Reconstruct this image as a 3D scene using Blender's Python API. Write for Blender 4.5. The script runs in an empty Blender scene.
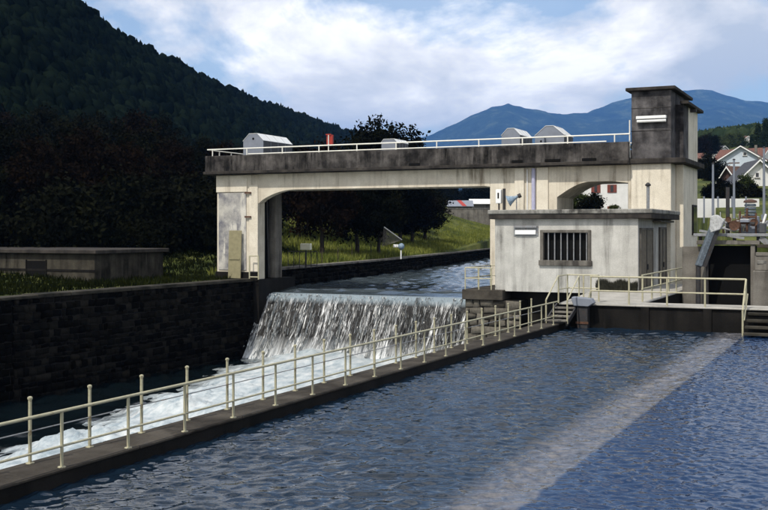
import bpy, math, random
import numpy as np
from mathutils import Vector, Matrix

# ------------------------------------------------------------------ camera, sky, sun, exposure
S = bpy.context.scene
COL = S.collection
EYE = 4.0                       # eye height above the walkway (m)
FPX = 768 * 50 / 36             # focal length in photo pixels
YAW = math.radians(25)
cam_d = bpy.data.cameras.new('camera')
cam = bpy.data.objects.new('camera', cam_d)
COL.objects.link(cam)
cam.location = (0, 0, EYE)
cam.rotation_euler = (math.radians(90), 0, YAW)
cam_d.lens = 50
cam_d.sensor_width = 36
cam_d.shift_y = -25 / 768
cam_d.clip_start = 0.1
cam_d.clip_end = 40000
S.camera = cam

SUN_DIR = Vector((-0.10, -0.60, 0.79)).normalized()
world = bpy.data.worlds.new('World')
S.world = world
world.use_nodes = True
wn, wl = world.node_tree.nodes, world.node_tree.links
wn.clear()
w_out = wn.new('ShaderNodeOutputWorld')
w_bg = wn.new('ShaderNodeBackground')
w_bg.inputs['Strength'].default_value = 0.14
w_sky = wn.new('ShaderNodeTexSky')
w_sky.sky_type = 'NISHITA'
w_sky.sun_disc = False
w_sky.sun_elevation = math.asin(SUN_DIR.z)
w_sky.sun_rotation = math.atan2(SUN_DIR.x, SUN_DIR.y)
w_sky.dust_density = 1.0
w_sky.ozone_density = 1.0


def wmath(op, a, b=None):
    n = wn.new('ShaderNodeMath')
    n.operation = op
    for i, v in enumerate((a, b)):
        if v is None:
            continue
        if isinstance(v, (int, float)):
            n.inputs[i].default_value = v
        else:
            wl.new(v, n.inputs[i])
    return n.outputs[0]


w_tc = wn.new('ShaderNodeTexCoord')
w_sep = wn.new('ShaderNodeSeparateXYZ')
wl.new(w_tc.outputs['Generated'], w_sep.inputs[0])
zz = wmath('ADD', wmath('MAXIMUM', w_sep.outputs['Z'], 0.0), 0.42)
w_com = wn.new('ShaderNodeCombineXYZ')
wl.new(wmath('DIVIDE', w_sep.outputs['X'], zz), w_com.inputs['X'])
wl.new(wmath('DIVIDE', w_sep.outputs['Y'], zz), w_com.inputs['Y'])
w_com.inputs['Z'].default_value = 3.7  # cloud field


def wnoise(scale, detail, rough, dist=0.0):
    n = wn.new('ShaderNodeTexNoise')
    n.inputs['Scale'].default_value = scale
    n.inputs['Detail'].default_value = detail
    n.inputs['Roughness'].default_value = rough
    n.inputs['Distortion'].default_value = dist
    wl.new(w_com.outputs[0], n.inputs['Vector'])
    return n.outputs['Fac']


def wramp(fac, stops):
    r = wn.new('ShaderNodeValToRGB')
    e = r.color_ramp.elements
    e[0].position, e[0].color = stops[0][0], (*stops[0][1], 1)
    e[1].position, e[1].color = stops[-1][0], (*stops[-1][1], 1)
    for p, c in stops[1:-1]:
        x = e.new(p)
        x.color = (*c, 1)
    wl.new(fac, r.inputs[0])
    return r.outputs['Color']


cover = wramp(wnoise(2.1, 10, 0.58, 0.2), [(0.43, (0.14,) * 3), (0.51, (1,) * 3)])
shade = wramp(wnoise(3.0, 9, 0.58, 0.3), [(0.38, (4.8, 5.1, 5.5)), (0.50, (7.4, 7.3, 7.2)), (0.62, (11.0, 10.6, 9.9))])
w_mix = wn.new('ShaderNodeMix')
w_mix.data_type = 'RGBA'
wl.new(cover, w_mix.inputs[0])
wl.new(w_sky.outputs[0], w_mix.inputs[6])
wl.new(shade, w_mix.inputs[7])
wl.new(w_mix.outputs[2], w_bg.inputs['Color'])
wl.new(w_bg.outputs[0], w_out.inputs['Surface'])

sun_d = bpy.data.lights.new('sun', 'SUN')
sun_d.energy = 3.4
sun_d.angle = math.radians(0.5)
sun_d.color = (1.0, 0.94, 0.84)
sun = bpy.data.objects.new('sun', sun_d)
COL.objects.link(sun)
sun.location = (-20, -40, 80)
sun.rotation_euler = SUN_DIR.to_track_quat('Z', 'Y').to_euler()

S.view_settings.view_transform = 'Standard'
S.view_settings.look = 'None'
S.view_settings.exposure = 0.12
S.view_settings.gamma = 1.0
S.cycles.use_denoising = True
S.cycles.max_bounces = 6
S.cycles.diffuse_bounces = 2
S.cycles.glossy_bounces = 3
S.cycles.transparent_max_bounces = 6
S.cycles.volume_bounces = 0

# ------------------------------------------------------------------ survey helpers (photo pixel -> place)
SN, CS = math.sin(YAW), math.cos(YAW)


def ray(px):
    t = (px - 384) / FPX
    return (-SN + CS * t, CS + SN * t)


def PX(px, Y):                  # X of the point seen in column px on the plane Y
    a, b = ray(px)
    return Y * a / b


def PZ(px, py, Y):              # Z of the point seen at (px, py) on the plane Y
    return EYE - (py - 230) * (Y / ray(px)[1]) / FPX


def GP(px, py, Z):              # point seen at (px, py) at height Z
    D = FPX * (EYE - Z) / (py - 230)
    a, b = ray(px)
    return (D * a, D * b)


def DP(px, D):                  # point in column px at distance D along the view axis
    a, b = ray(px)
    return (D * a, D * b)


# ------------------------------------------------------------------ materials
def new_mat(name):
    m = bpy.data.materials.new(name)
    m.use_nodes = True
    nt = m.node_tree
    return m, nt, nt.nodes['Principled BSDF']


def N(nt, kind, **inp):
    n = nt.nodes.new(kind)
    for k, v in inp.items():
        n.inputs[k].default_value = v
    return n


def ramp(nt, fac, stops):
    r = nt.nodes.new('ShaderNodeValToRGB')
    e = r.color_ramp.elements
    e[0].position, e[0].color = stops[0][0], (*stops[0][1], 1)
    e[1].position, e[1].color = stops[-1][0], (*stops[-1][1], 1)
    for p, c in stops[1:-1]:
        x = e.new(p)
        x.color = (*c, 1)
    nt.links.new(fac, r.inputs[0])
    return r.outputs['Color']


def noise(nt, vec, scale, detail=5, rough=0.6, stretch=(1, 1, 1), off=(0, 0, 0), dist=0.0):
    mp = N(nt, 'ShaderNodeMapping', Scale=stretch, Location=off)
    nt.links.new(vec, mp.inputs['Vector'])
    n = N(nt, 'ShaderNodeTexNoise', Scale=scale, Detail=detail, Roughness=rough, Distortion=dist)
    nt.links.new(mp.outputs[0], n.inputs['Vector'])
    return n.outputs['Fac']


def mix(nt, fac, a, b, mode='MIX'):
    m = nt.nodes.new('ShaderNodeMix')
    m.data_type = 'RGBA'
    m.blend_type = mode
    for i, v in ((0, fac), (6, a), (7, b)):
        if isinstance(v, (int, float)):
            m.inputs[i].default_value = v
        elif isinstance(v, tuple):
            m.inputs[i].default_value = (*v, 1)
        else:
            nt.links.new(v, m.inputs[i])
    return m.outputs[2]


def bump(nt, p, fac, strength, dist=0.02):
    b = N(nt, 'ShaderNodeBump', Strength=strength, Distance=dist)
    nt.links.new(fac, b.inputs['Height'])
    nt.links.new(b.outputs[0], p.inputs['Normal'])


def coords(nt):
    return nt.nodes.new('ShaderNodeTexCoord').outputs['Object']


def grey(v):
    return (v, v, v)


def concrete(name, base, light, stain, stain_lo=0.5, stain_hi=0.68, streak=(1.6, 1.6, 0.12), rough=0.88, fine=18, seed=0.0):
    m, nt, p = new_mat(name)
    c = coords(nt)
    col = ramp(nt, noise(nt, c, 0.9, 8, 0.62, off=(seed, 3, 1)), [(0.32, base), (0.68, light)])
    st = ramp(nt, noise(nt, c, 1.0, 7, 0.66, stretch=streak, off=(seed, seed * 2, 0)), [(stain_lo, grey(0)), (stain_hi, grey(1))])
    blot = ramp(nt, noise(nt, c, 0.5, 6, 0.65, off=(7, seed, 2)), [(0.38, grey(0.15)), (0.64, grey(1))])
    fac = mix(nt, 1.0, st, blot, 'MULTIPLY')
    col = mix(nt, fac, col, stain)
    fn = noise(nt, c, fine, 4, 0.7)
    col = mix(nt, 0.5, col, ramp(nt, fn, [(0.3, grey(0.62)), (0.7, grey(1.15))]), 'MULTIPLY')
    nt.links.new(col, p.inputs['Base Color'])
    p.inputs['Roughness'].default_value = rough
    p.inputs['Specular IOR Level'].default_value = 0.12
    bump(nt, p, fn, 0.35, 0.02)
    return m


def plain(name, col, rough=0.6, metal=0.0, var=0.18, scale=6.0, spec=0.4, spot=None):
    m, nt, p = new_mat(name)
    c = coords(nt)
    n1 = noise(nt, c, scale, 6, 0.65)
    lo = tuple(v * (1 - var) for v in col)
    hi = tuple(min(1, v * (1 + var)) for v in col)
    cc = ramp(nt, n1, [(0.33, lo), (0.67, hi)])
    if spot:
        f = ramp(nt, noise(nt, c, scale * 2.3, 7, 0.7, off=(3, 9, 4)), [(0.55, grey(0)), (0.66, grey(1))])
        cc = mix(nt, f, cc, spot)
    nt.links.new(cc, p.inputs['Base Color'])
    p.inputs['Roughness'].default_value = rough
    p.inputs['Metallic'].default_value = metal
    p.inputs['Specular IOR Level'].default_value = spec
    bump(nt, p, n1, 0.15, 0.01)
    return m


def leafy(name, dark, light, scale=0.35):
    m, nt, p = new_mat(name)
    c = coords(nt)
    oi = nt.nodes.new('ShaderNodeObjectInfo')
    cc = ramp(nt, noise(nt, c, scale, 4, 0.6), [(0.35, dark), (0.66, light)])
    sh = ramp(nt, oi.outputs['Random'], [(0.0, (0.75, 0.8, 0.8)), (1.0, (1.25, 1.15, 1.0))])
    cc = mix(nt, 1.0, cc, sh, 'MULTIPLY')
    nt.links.new(cc, p.inputs['Base Color'])
    p.inputs['Roughness'].default_value = 0.85
    p.inputs['Specular IOR Level'].default_value = 0.03
    return m


def tinted(name, a, b, rough=0.95, spec=0.0, bumps=0.4, scale=6.0):
    """colour chosen piece by piece through the point attribute 'tint'"""
    m, nt, p = new_mat(name)
    at = nt.nodes.new('ShaderNodeAttribute')
    at.attribute_name = 'tint'
    cc = ramp(nt, at.outputs['Fac'], [(0.0, a), (1.0, b)])
    n1 = noise(nt, coords(nt), scale, 6, 0.7)
    cc = mix(nt, 0.8, cc, ramp(nt, n1, [(0.3, grey(0.5)), (0.7, grey(1.3))]), 'MULTIPLY')
    nt.links.new(cc, p.inputs['Base Color'])
    p.inputs['Roughness'].default_value = rough
    p.inputs['Specular IOR Level'].default_value = spec
    bump(nt, p, n1, bumps, 0.05)
    return m


def water_mat(name, col, b_scale, b_str, rough=0.06, stretch=(1, 1, 1), col2=None):
    m, nt, p = new_mat(name)
    c = coords(nt)
    p.inputs['Base Color'].default_value = (*col, 1)
    if col2:
        cc = ramp(nt, noise(nt, c, 0.5, 5, 0.6, stretch=(1, 0.3, 1)), [(0.35, col), (0.65, col2)])
        nt.links.new(cc, p.inputs['Base Color'])
    p.inputs['Roughness'].default_value = rough
    p.inputs['IOR'].default_value = 1.38
    bump(nt, p, noise(nt, c, b_scale, 5, 0.6, stretch=stretch, dist=0.4), b_str, 0.03)
    return m


M = {}
M['cream'] = concrete('cream_render', (0.56, 0.50, 0.40), (0.74, 0.68, 0.56), (0.15, 0.115, 0.075), 0.49, 0.66, seed=1.0)
M['cream_bright'] = concrete('cream_render_clean', (0.64, 0.58, 0.47), (0.78, 0.72, 0.60), (0.20, 0.165, 0.12), 0.52, 0.70, seed=4.0)
M['peeling'] = concrete('peeling_render', (0.50, 0.48, 0.42), (0.68, 0.65, 0.58), (0.085, 0.09, 0.13), 0.42, 0.50, streak=(1.3, 1.3, 0.35), seed=9.0)
M['dark_parapet'] = concrete('weathered_parapet', (0.014, 0.013, 0.013), (0.14, 0.128, 0.12), (0.006, 0.006, 0.006), 0.40, 0.56, streak=(2.6, 2.6, 0.3), seed=2.0)
M['tower'] = concrete('weathered_tower', (0.020, 0.019, 0.021), (0.17, 0.16, 0.16), (0.008, 0.008, 0.009), 0.42, 0.60, streak=(1.3, 1.3, 0.3), seed=3.0)
M['house_wall'] = concrete('pale_render', (0.41, 0.40, 0.37), (0.58, 0.57, 0.53), (0.16, 0.155, 0.14), 0.47, 0.68, seed=5.0)
M['roof_light'] = concrete('lichen_roof_edge', (0.16, 0.155, 0.14), (0.36, 0.35, 0.32), (0.05, 0.048, 0.045), 0.45, 0.6, streak=(2.5, 2.5, 1.2), seed=6.0)
M['roof_dark'] = concrete('soot_roof_edge', (0.030, 0.027, 0.025), (0.075, 0.066, 0.058), (0.015, 0.014, 0.014), 0.42, 0.6, seed=7.0)
M['deck'] = concrete('worn_deck_concrete', (0.30, 0.29, 0.26), (0.46, 0.44, 0.40), (0.12, 0.11, 0.09), 0.5, 0.7, streak=(0.6, 0.6, 1), seed=8.0)
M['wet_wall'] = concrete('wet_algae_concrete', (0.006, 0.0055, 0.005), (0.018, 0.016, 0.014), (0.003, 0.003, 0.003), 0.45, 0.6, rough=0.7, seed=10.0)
M['walk_top'] = concrete('walkway_top_concrete', (0.035, 0.030, 0.024), (0.085, 0.075, 0.062), (0.02, 0.017, 0.014), 0.45, 0.62, streak=(0.8, 0.8, 1), seed=11.0)
M['ground_conc'] = concrete('grey_concrete', (0.12, 0.11, 0.095), (0.22, 0.205, 0.18), (0.05, 0.045, 0.04), 0.45, 0.6, seed=12.0)
M['shed_wall'] = concrete('dingy_shed_concrete', (0.035, 0.031, 0.024), (0.085, 0.077, 0.060), (0.012, 0.011, 0.009), 0.42, 0.58, seed=15.0)
M['coping'] = concrete('mossy_coping', (0.022, 0.020, 0.015), (0.075, 0.068, 0.055), (0.010, 0.010, 0.008), 0.42, 0.58, streak=(0.6, 0.6, 1), seed=16.0)
M['moss'] = plain('dark_moss', (0.020, 0.020, 0.012), 0.95, var=0.5, scale=9)
M['rail'] = plain('cream_rail_paint', (0.40, 0.375, 0.255), 0.5, var=0.14, scale=3, spot=(0.30, 0.26, 0.16))
M['rail_white'] = plain('white_rail_paint', (0.78, 0.76, 0.68), 0.5, var=0.08, scale=3)
M['rail_dull'] = plain('dull_olive_rail_paint', (0.36, 0.34, 0.23), 0.6, var=0.25, scale=4, spot=(0.16, 0.12, 0.07))
M['galv'] = plain('galvanised_sheet', (0.19, 0.21, 0.25), 0.5, 0.0, var=0.10, scale=2)
M['galv_dark'] = plain('dull_shaded_sheet', (0.05, 0.052, 0.058), 0.6, 0.0, var=0.2, scale=3)  # on the hoist covers the shaded side is put into this colour
M['white_sheet'] = plain('white_metal_sheet', (0.66, 0.67, 0.66), 0.45, var=0.06, scale=2)
M['black'] = plain('black_void', (0.006, 0.006, 0.006), 0.9, spec=0.1)
M['dark_steel'] = plain('dark_steel', (0.028, 0.028, 0.030), 0.6, var=0.3, spot=(0.06, 0.03, 0.015))
M['steel_grey'] = plain('grey_steel', (0.22, 0.23, 0.24), 0.5, var=0.2, spot=(0.16, 0.09, 0.05))
M['steel_blue'] = plain('blue_grey_steel', (0.20, 0.28, 0.36), 0.5, var=0.2, spot=(0.14, 0.10, 0.07))
M['chute_grey'] = plain('stained_chute_steel', (0.10, 0.125, 0.15), 0.6, var=0.35, spot=(0.05, 0.045, 0.04))
M['galv_light'] = plain('scuffed_light_sheet', (0.42, 0.43, 0.43), 0.6, var=0.25, spot=(0.12, 0.10, 0.08))
M['rust'] = plain('rusty_iron', (0.085, 0.042, 0.025), 0.85, var=0.4, scale=9)
M['red'] = plain('red_paint', (0.32, 0.03, 0.02), 0.5, var=0.15)
M['lamp_white'] = plain('white_lamp_cover', (0.82, 0.82, 0.80), 0.35, var=0.04)
M['wood_door'] = plain('weathered_brown_door', (0.135, 0.115, 0.085), 0.75, var=0.3, scale=4)
M['board'] = plain('olive_board', (0.24, 0.215, 0.125), 0.8, var=0.14, scale=3)
M['pipe_lilac'] = plain('lilac_grey_pipe', (0.42, 0.42, 0.56), 0.5, var=0.1)
M['glass'] = plain('dark_window_glass', (0.012, 0.014, 0.018), 0.08, spec=0.6)
M['white_wall'] = concrete('white_house_render', (0.66, 0.66, 0.63), (0.78, 0.77, 0.74), (0.48, 0.47, 0.44), 0.55, 0.8, seed=13.0)
M['blue_wall'] = concrete('pale_blue_house_render', (0.46, 0.53, 0.60), (0.58, 0.64, 0.70), (0.40, 0.45, 0.50), 0.55, 0.8, seed=14.0)
M['tile_red'] = plain('red_clay_tiles', (0.13, 0.06, 0.045), 0.9, var=0.3, scale=3)
M['tile_brown'] = plain('dark_brown_tiles', (0.075, 0.042, 0.032), 0.9, var=0.35, scale=3)
M['tile_slate'] = plain('dark_slate_tiles', (0.05, 0.052, 0.062), 0.8, var=0.3, scale=3)
M['frame_red'] = plain('red_brown_shutter', (0.16, 0.04, 0.028), 0.7)
M['bark'] = plain('dark_bark', (0.030, 0.023, 0.017), 0.95, var=0.4, scale=5)
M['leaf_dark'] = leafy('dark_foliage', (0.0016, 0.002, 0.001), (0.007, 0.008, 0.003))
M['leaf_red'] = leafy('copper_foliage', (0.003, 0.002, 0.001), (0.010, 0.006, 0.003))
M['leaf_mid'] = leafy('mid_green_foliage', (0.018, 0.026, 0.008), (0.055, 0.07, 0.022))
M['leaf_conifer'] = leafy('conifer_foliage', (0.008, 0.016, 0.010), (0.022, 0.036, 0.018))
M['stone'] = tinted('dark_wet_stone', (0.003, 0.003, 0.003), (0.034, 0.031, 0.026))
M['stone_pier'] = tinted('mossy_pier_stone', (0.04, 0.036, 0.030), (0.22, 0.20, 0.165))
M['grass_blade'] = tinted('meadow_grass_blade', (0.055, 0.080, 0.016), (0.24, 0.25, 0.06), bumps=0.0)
M['grass_shaded'] = tinted('shaded_grass_blade', (0.003, 0.005, 0.002), (0.018, 0.022, 0.006), bumps=0.0)  # meadow grass darkened: shade around the shed and pier put into the colour
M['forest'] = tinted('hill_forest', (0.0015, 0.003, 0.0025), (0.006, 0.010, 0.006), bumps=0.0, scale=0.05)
M['water_canal'] = water_mat('canal_water', (0.003, 0.006, 0.008), 3.2, 0.55, rough=0.05)
M['water_right'] = water_mat('forebay_water', (0.005, 0.024, 0.078), 7.0, 0.25, rough=0.06)


def sill_water():
    """canal water; the pale concrete sill lies just below the surface between X = -6.6 and -5"""
    m, nt, p = new_mat('canal_water_with_sill')
    geo = nt.nodes.new('ShaderNodeNewGeometry')
    sep = nt.nodes.new('ShaderNodeSeparateXYZ')
    nt.links.new(geo.outputs['Position'], sep.inputs[0])
    c = coords(nt)
    n1 = noise(nt, c, 1.6, 6, 0.7, stretch=(1, 0.5, 1))
    ad = nt.nodes.new('ShaderNodeMath')
    ad.operation = 'MULTIPLY_ADD'
    nt.links.new(n1, ad.inputs[0])
    ad.inputs[1].default_value = 0.5
    nt.links.new(sep.outputs['X'], ad.inputs[2])
    mr = nt.nodes.new('ShaderNodeMapRange')
    mr.inputs['From Min'].default_value = -6.2
    mr.inputs['From Max'].default_value = -5.5
    nt.links.new(ad.outputs[0], mr.inputs['Value'])
    sill = ramp(nt, noise(nt, c, 5.0, 6, 0.7), [(0.35, (0.046, 0.052, 0.066)), (0.65, (0.15, 0.146, 0.155))])
    col = mix(nt, mr.outputs[0], (0.005, 0.013, 0.025), sill)
    ad2 = nt.nodes.new('ShaderNodeMath')
    ad2.operation = 'MULTIPLY_ADD'
    nt.links.new(noise(nt, c, 2.2, 4, 0.6), ad2.inputs[0])
    ad2.inputs[1].default_value = 0.22
    nt.links.new(sep.outputs['X'], ad2.inputs[2])
    mr2 = nt.nodes.new('ShaderNodeMapRange')
    mr2.inputs['From Min'].default_value = -4.97
    mr2.inputs['From Max'].default_value = -4.88
    nt.links.new(ad2.outputs[0], mr2.inputs['Value'])
    col = mix(nt, mr2.outputs[0], col, (0.005, 0.021, 0.064))
    nt.links.new(col, p.inputs['Base Color'])
    p.inputs['Roughness'].default_value = 0.03
    p.inputs['IOR'].default_value = 1.38
    bump(nt, p, noise(nt, c, 5.0, 3, 0.55, dist=0.6), 0.18, 0.03)
    return m


M['water_sill'] = sill_water()
M['water_up'] = water_mat('upstream_water', (0.05, 0.065, 0.075), 1.8, 0.8, rough=0.06)


def ground_mat():
    m, nt, p = new_mat('valley_grass')
    c = coords(nt)
    col = ramp(nt, noise(nt, c, 0.12, 8, 0.65), [(0.32, (0.008, 0.012, 0.004)), (0.5, (0.05, 0.065, 0.016)), (0.68, (0.14, 0.145, 0.04))])
    fn = noise(nt, c, 3.0, 6, 0.7)
    col = mix(nt, 0.8, col, ramp(nt, fn, [(0.3, grey(0.55)), (0.7, grey(1.3))]), 'MULTIPLY')
    nt.links.new(col, p.inputs['Base Color'])
    p.inputs['Roughness'].default_value = 0.95
    p.inputs['Specular IOR Level'].default_value = 0.1
    bump(nt, p, fn, 0.6, 0.15)
    return m


M['ground'] = ground_mat()


def mountain_mat(name, a, b, c3, sc=0.004, bs=0.05, bd=12.0):
    m, nt, p = new_mat(name)
    c = coords(nt)
    col = ramp(nt, noise(nt, c, sc, 10, 0.72), [(0.36, a), (0.54, b), (0.68, c3)])
    nt.links.new(col, p.inputs['Base Color'])
    p.inputs['Roughness'].default_value = 1.0
    p.inputs['Specular IOR Level'].default_value = 0.0
    bump(nt, p, noise(nt, c, bs, 9, 0.75), 1.0, bd)
    return m


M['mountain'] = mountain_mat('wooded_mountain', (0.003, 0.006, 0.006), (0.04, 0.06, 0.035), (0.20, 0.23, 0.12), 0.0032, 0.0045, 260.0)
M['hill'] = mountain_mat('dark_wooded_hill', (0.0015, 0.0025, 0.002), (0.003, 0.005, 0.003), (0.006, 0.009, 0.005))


def fall_mat():
    m, nt, p = new_mat('falling_water')
    c = coords(nt)
    s1 = noise(nt, c, 1.0, 8, 0.68, stretch=(4.6, 0.26, 0.26), dist=0.2)
    s2 = noise(nt, c, 1.0, 6, 0.7, stretch=(14.0, 1.3, 1.3), off=(4, 4, 4), dist=0.25)
    f1 = ramp(nt, s1, [(0.44, grey(0.0)), (0.68, grey(1))])
    f2 = ramp(nt, s2, [(0.46, grey(0)), (0.62, grey(1))])
    s3 = noise(nt, c, 1.0, 4, 0.6, stretch=(0.9, 0.12, 0.12), off=(2, 0, 6))
    f3 = ramp(nt, s3, [(0.38, grey(0.30)), (0.60, grey(1))])
    f = mix(nt, 1.0, mix(nt, 0.45, f1, f2), f3, 'MULTIPLY')
    ff = ramp(nt, f, [(0.19, grey(0)), (0.54, grey(1))])
    col = mix(nt, ff, (0.012, 0.012, 0.012), (0.84, 0.85, 0.85))
    geo = nt.nodes.new('ShaderNodeNewGeometry')
    sep = nt.nodes.new('ShaderNodeSeparateXYZ')
    nt.links.new(geo.outputs['Position'], sep.inputs[0])
    mr = nt.nodes.new('ShaderNodeMapRange')
    mr.inputs['From Min'].default_value = -1.25
    mr.inputs['From Max'].default_value = -0.84
    nt.links.new(sep.outputs['Z'], mr.inputs['Value'])
    col = mix(nt, mr.outputs[0], col, (0.26, 0.32, 0.36))
    mr2 = nt.nodes.new('ShaderNodeMapRange')
    mr2.inputs['From Min'].default_value = -3.5
    mr2.inputs['From Max'].default_value = -4.9
    nt.links.new(sep.outputs['Z'], mr2.inputs['Value'])
    wf_ = mix(nt, 1.0, mr2.outputs[0], ramp(nt, s1, [(0.3, grey(0.35)), (0.55, grey(1))]), 'MULTIPLY')
    col = mix(nt, wf_, col, (0.72, 0.75, 0.76))
    nt.links.new(col, p.inputs['Base Color'])
    p.inputs['Roughness'].default_value = 0.25
    p.inputs['IOR'].default_value = 1.33
    bump(nt, p, s2, 0.9, 0.08)
    return m


M['fall'] = fall_mat()


def foam_mat():
    m, nt, p = new_mat('white_foam')
    c = coords(nt)
    n1 = noise(nt, c, 1.3, 9, 0.72, stretch=(1.3, 0.45, 1))
    col = ramp(nt, n1, [(0.32, (0.20, 0.26, 0.30)), (0.50, (0.42, 0.47, 0.49)), (0.66, (0.58, 0.60, 0.60))])
    at = nt.nodes.new('ShaderNodeAttribute')
    at.attribute_name = 'tint'
    ad = nt.nodes.new('ShaderNodeMath')
    ad.operation = 'MULTIPLY_ADD'
    nt.links.new(noise(nt, c, 1.1, 9, 0.75, stretch=(1.0, 0.6, 1), off=(5, 2, 0)), ad.inputs[0])
    ad.inputs[1].default_value = 0.55
    nt.links.new(at.outputs['Fac'], ad.inputs[2])
    edge = ramp(nt, ad.outputs[0], [(0.23, grey(0)), (0.38, grey(1))])
    col = mix(nt, edge, (0.012, 0.020, 0.024), col)
    nt.links.new(col, p.inputs['Base Color'])
    p.inputs['Roughness'].default_value = 0.6
    p.inputs['Subsurface Weight'].default_value = 0.0
    bump(nt, p, noise(nt, c, 4, 8, 0.7, stretch=(1, 0.5, 1)), 0.6, 0.10)
    return m


M['foam'] = foam_mat()
M['strand'] = tinted('white_water_strand', (0.30, 0.33, 0.34), (0.80, 0.82, 0.82), 0.4, 0.4, 0.2, 3.0)


# ------------------------------------------------------------------ mesh builder
class MB:
    def __init__(self):
        self.v, self.f, self.t = [], [], []

    def add(self, verts, faces, tint=None):
        o = len(self.v)
        self.v += [tuple(p) for p in verts]
        self.f += [tuple(i + o for i in fc) for fc in faces]
        if tint is not None:
            self.t += [tint] * len(verts)
        return self

    def box(self, x0, x1, y0, y1, z0, z1, tint=None):
        return self.add([(x0, y0, z0), (x1, y0, z0), (x1, y1, z0), (x0, y1, z0), (x0, y0, z1), (x1, y0, z1), (x1, y1, z1), (x0, y1, z1)],
                        [(0, 3, 2, 1), (4, 5, 6, 7), (0, 1, 5, 4), (1, 2, 6, 5), (2, 3, 7, 6), (3, 0, 4, 7)], tint)

    def bar(self, p, q, r, n=8, r2=None, cap=True, tint=None):
        p, q = Vector(p), Vector(q)
        d = (q - p).normalized()
        up = Vector((0, 0, 1)) if abs(d.z) < 0.9 else Vector((1, 0, 0))
        a = d.cross(up).normalized()
        b = d.cross(a)
        r2 = r if r2 is None else r2
        vs = []
        for c, rr in ((p, r), (q, r2)):
            for i in range(n):
                w = 2 * math.pi * i / n
                vs.append(c + a * math.cos(w) * rr + b * math.sin(w) * rr)
        fs = [(i, (i + 1) % n, n + (i + 1) % n, n + i) for i in range(n)]
        if cap:
            fs += [tuple(reversed(range(n))), tuple(range(n, 2 * n))]
        return self.add(vs, fs, tint)

    def path(self, pts, r, n=8):
        for i in range(len(pts) - 1):
            self.bar(pts[i], pts[i + 1], r, n)
        return self

    def beam(self, p, q, w, h, tint=None):
        """rectangular bar from p to q, w wide sideways, h high"""
        p, q = Vector(p), Vector(q)
        d = (q - p).normalized()
        up = Vector((0, 0, 1)) if abs(d.z) < 0.95 else Vector((0, 1, 0))
        a = d.cross(up).normalized() * w / 2
        b = a.cross(d).normalized() * h / 2
        vs = [c + s1 * a + s2 * b for c in (p, q) for s1, s2 in ((-1, -1), (1, -1), (1, 1), (-1, 1))]
        return self.add(vs, [(0, 1, 2, 3), (7, 6, 5, 4), (0, 4, 5, 1), (1, 5, 6, 2), (2, 6, 7, 3), (3, 7, 4, 0)], tint)

    def prism_y(self, poly, y0, y1):
        """poly of (x, z) extruded along Y"""
        n = len(poly)
        vs = [(x, y0, z) for x, z in poly] + [(x, y1, z) for x, z in poly]
        fs = [tuple(range(n)), tuple(reversed(range(n, 2 * n)))]
        fs += [(i, i + n, (i + 1) % n + n, (i + 1) % n) for i in range(n)]
        return self.add(vs, fs)

    def prism_z(self, poly, z0, z1):
        n = len(poly)
        vs = [(x, y, z0) for x, y in poly] + [(x, y, z1) for x, y in poly]
        fs = [tuple(reversed(range(n))), tuple(range(n, 2 * n))]
        fs += [(i, (i + 1) % n, (i + 1) % n + n, i + n) for i in range(n)]
        return self.add(vs, fs)

    def lathe(self, c, prof, n=12, axis='Z'):
        """prof: list of (r, h) along the axis"""
        vs = []
        for r, h in prof:
            for i in range(n):
                w = 2 * math.pi * i / n
                u, v = r * math.cos(w), r * math.sin(w)
                p = {'Z': (u, v, h), 'Y': (u, h, v), 'X': (h, u, v)}[axis]
                vs.append((c[0] + p[0], c[1] + p[1], c[2] + p[2]))
        fs = []
        for k in range(len(prof) - 1):
            for i in range(n):
                j = (i + 1) % n
                fs.append((k * n + i, k * n + j, (k + 1) * n + j, (k + 1) * n + i))
        fs += [tuple(reversed(range(n))), tuple(range((len(prof) - 1) * n, len(prof) * n))]
        return self.add(vs, fs)

    def build(self, name, mat, parent=None, bevel=0.0, smooth=False, at=None):
        off = wloc(parent) if parent else Vector(at) if at else None
        V = np.array(self.v, dtype=float)
        if off is None:
            lo, hi = V.min(0), V.max(0)
            off = Vector(((lo[0] + hi[0]) / 2, (lo[1] + hi[1]) / 2, lo[2]))
        V = V - np.array(off)
        me = bpy.data.meshes.new(name)
        me.from_pydata(V.tolist(), [], self.f)
        if self.t and len(self.t) == len(self.v):
            at_ = me.attributes.new('tint', 'FLOAT', 'POINT')
            at_.data.foreach_set('value', np.array(self.t, dtype=np.float32))
        me.materials.append(mat if not isinstance(mat, str) else M[mat])
        o = link(name, me, parent)
        if not parent:
            o.location = off
        import bmesh
        bm = bmesh.new()
        bm.from_mesh(me)
        if len(self.f) < 3000:
            bmesh.ops.recalc_face_normals(bm, faces=bm.faces)
        if bevel:
            bmesh.ops.bevel(bm, geom=[e for e in bm.edges if len(e.link_faces) == 2 and e.calc_face_angle() > 0.6], offset=bevel, segments=1, affect='EDGES')
        bm.to_mesh(me)
        bm.free()
        if smooth:
            me.shade_smooth()
        return o


def wloc(o):
    p = Vector((0, 0, 0))
    while o is not None:
        p = p + o.location
        o = o.parent
    return p


def link(name, data, parent=None):
    o = bpy.data.objects.new(name, data)
    COL.objects.link(o)
    if parent:
        o.parent = parent
    return o


def tag(o, label=None, cat=None, group=None, kind=None):
    for k, v in (('label', label), ('category', cat), ('group', group), ('kind', kind)):
        if v:
            o[k] = v
    return o


def thing(name, loc, label, cat, group=None):
    o = link(name, None)
    o.empty_display_size = 0.5
    o.location = loc
    return tag(o, label, cat, group)


def place(name, me, parent, pos):
    """another object with shared mesh data, at a world position, under parent"""
    o = link(name, me, parent)
    o.location = Vector(pos) - (wloc(parent) if parent else Vector((0, 0, 0)))
    return o


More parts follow.
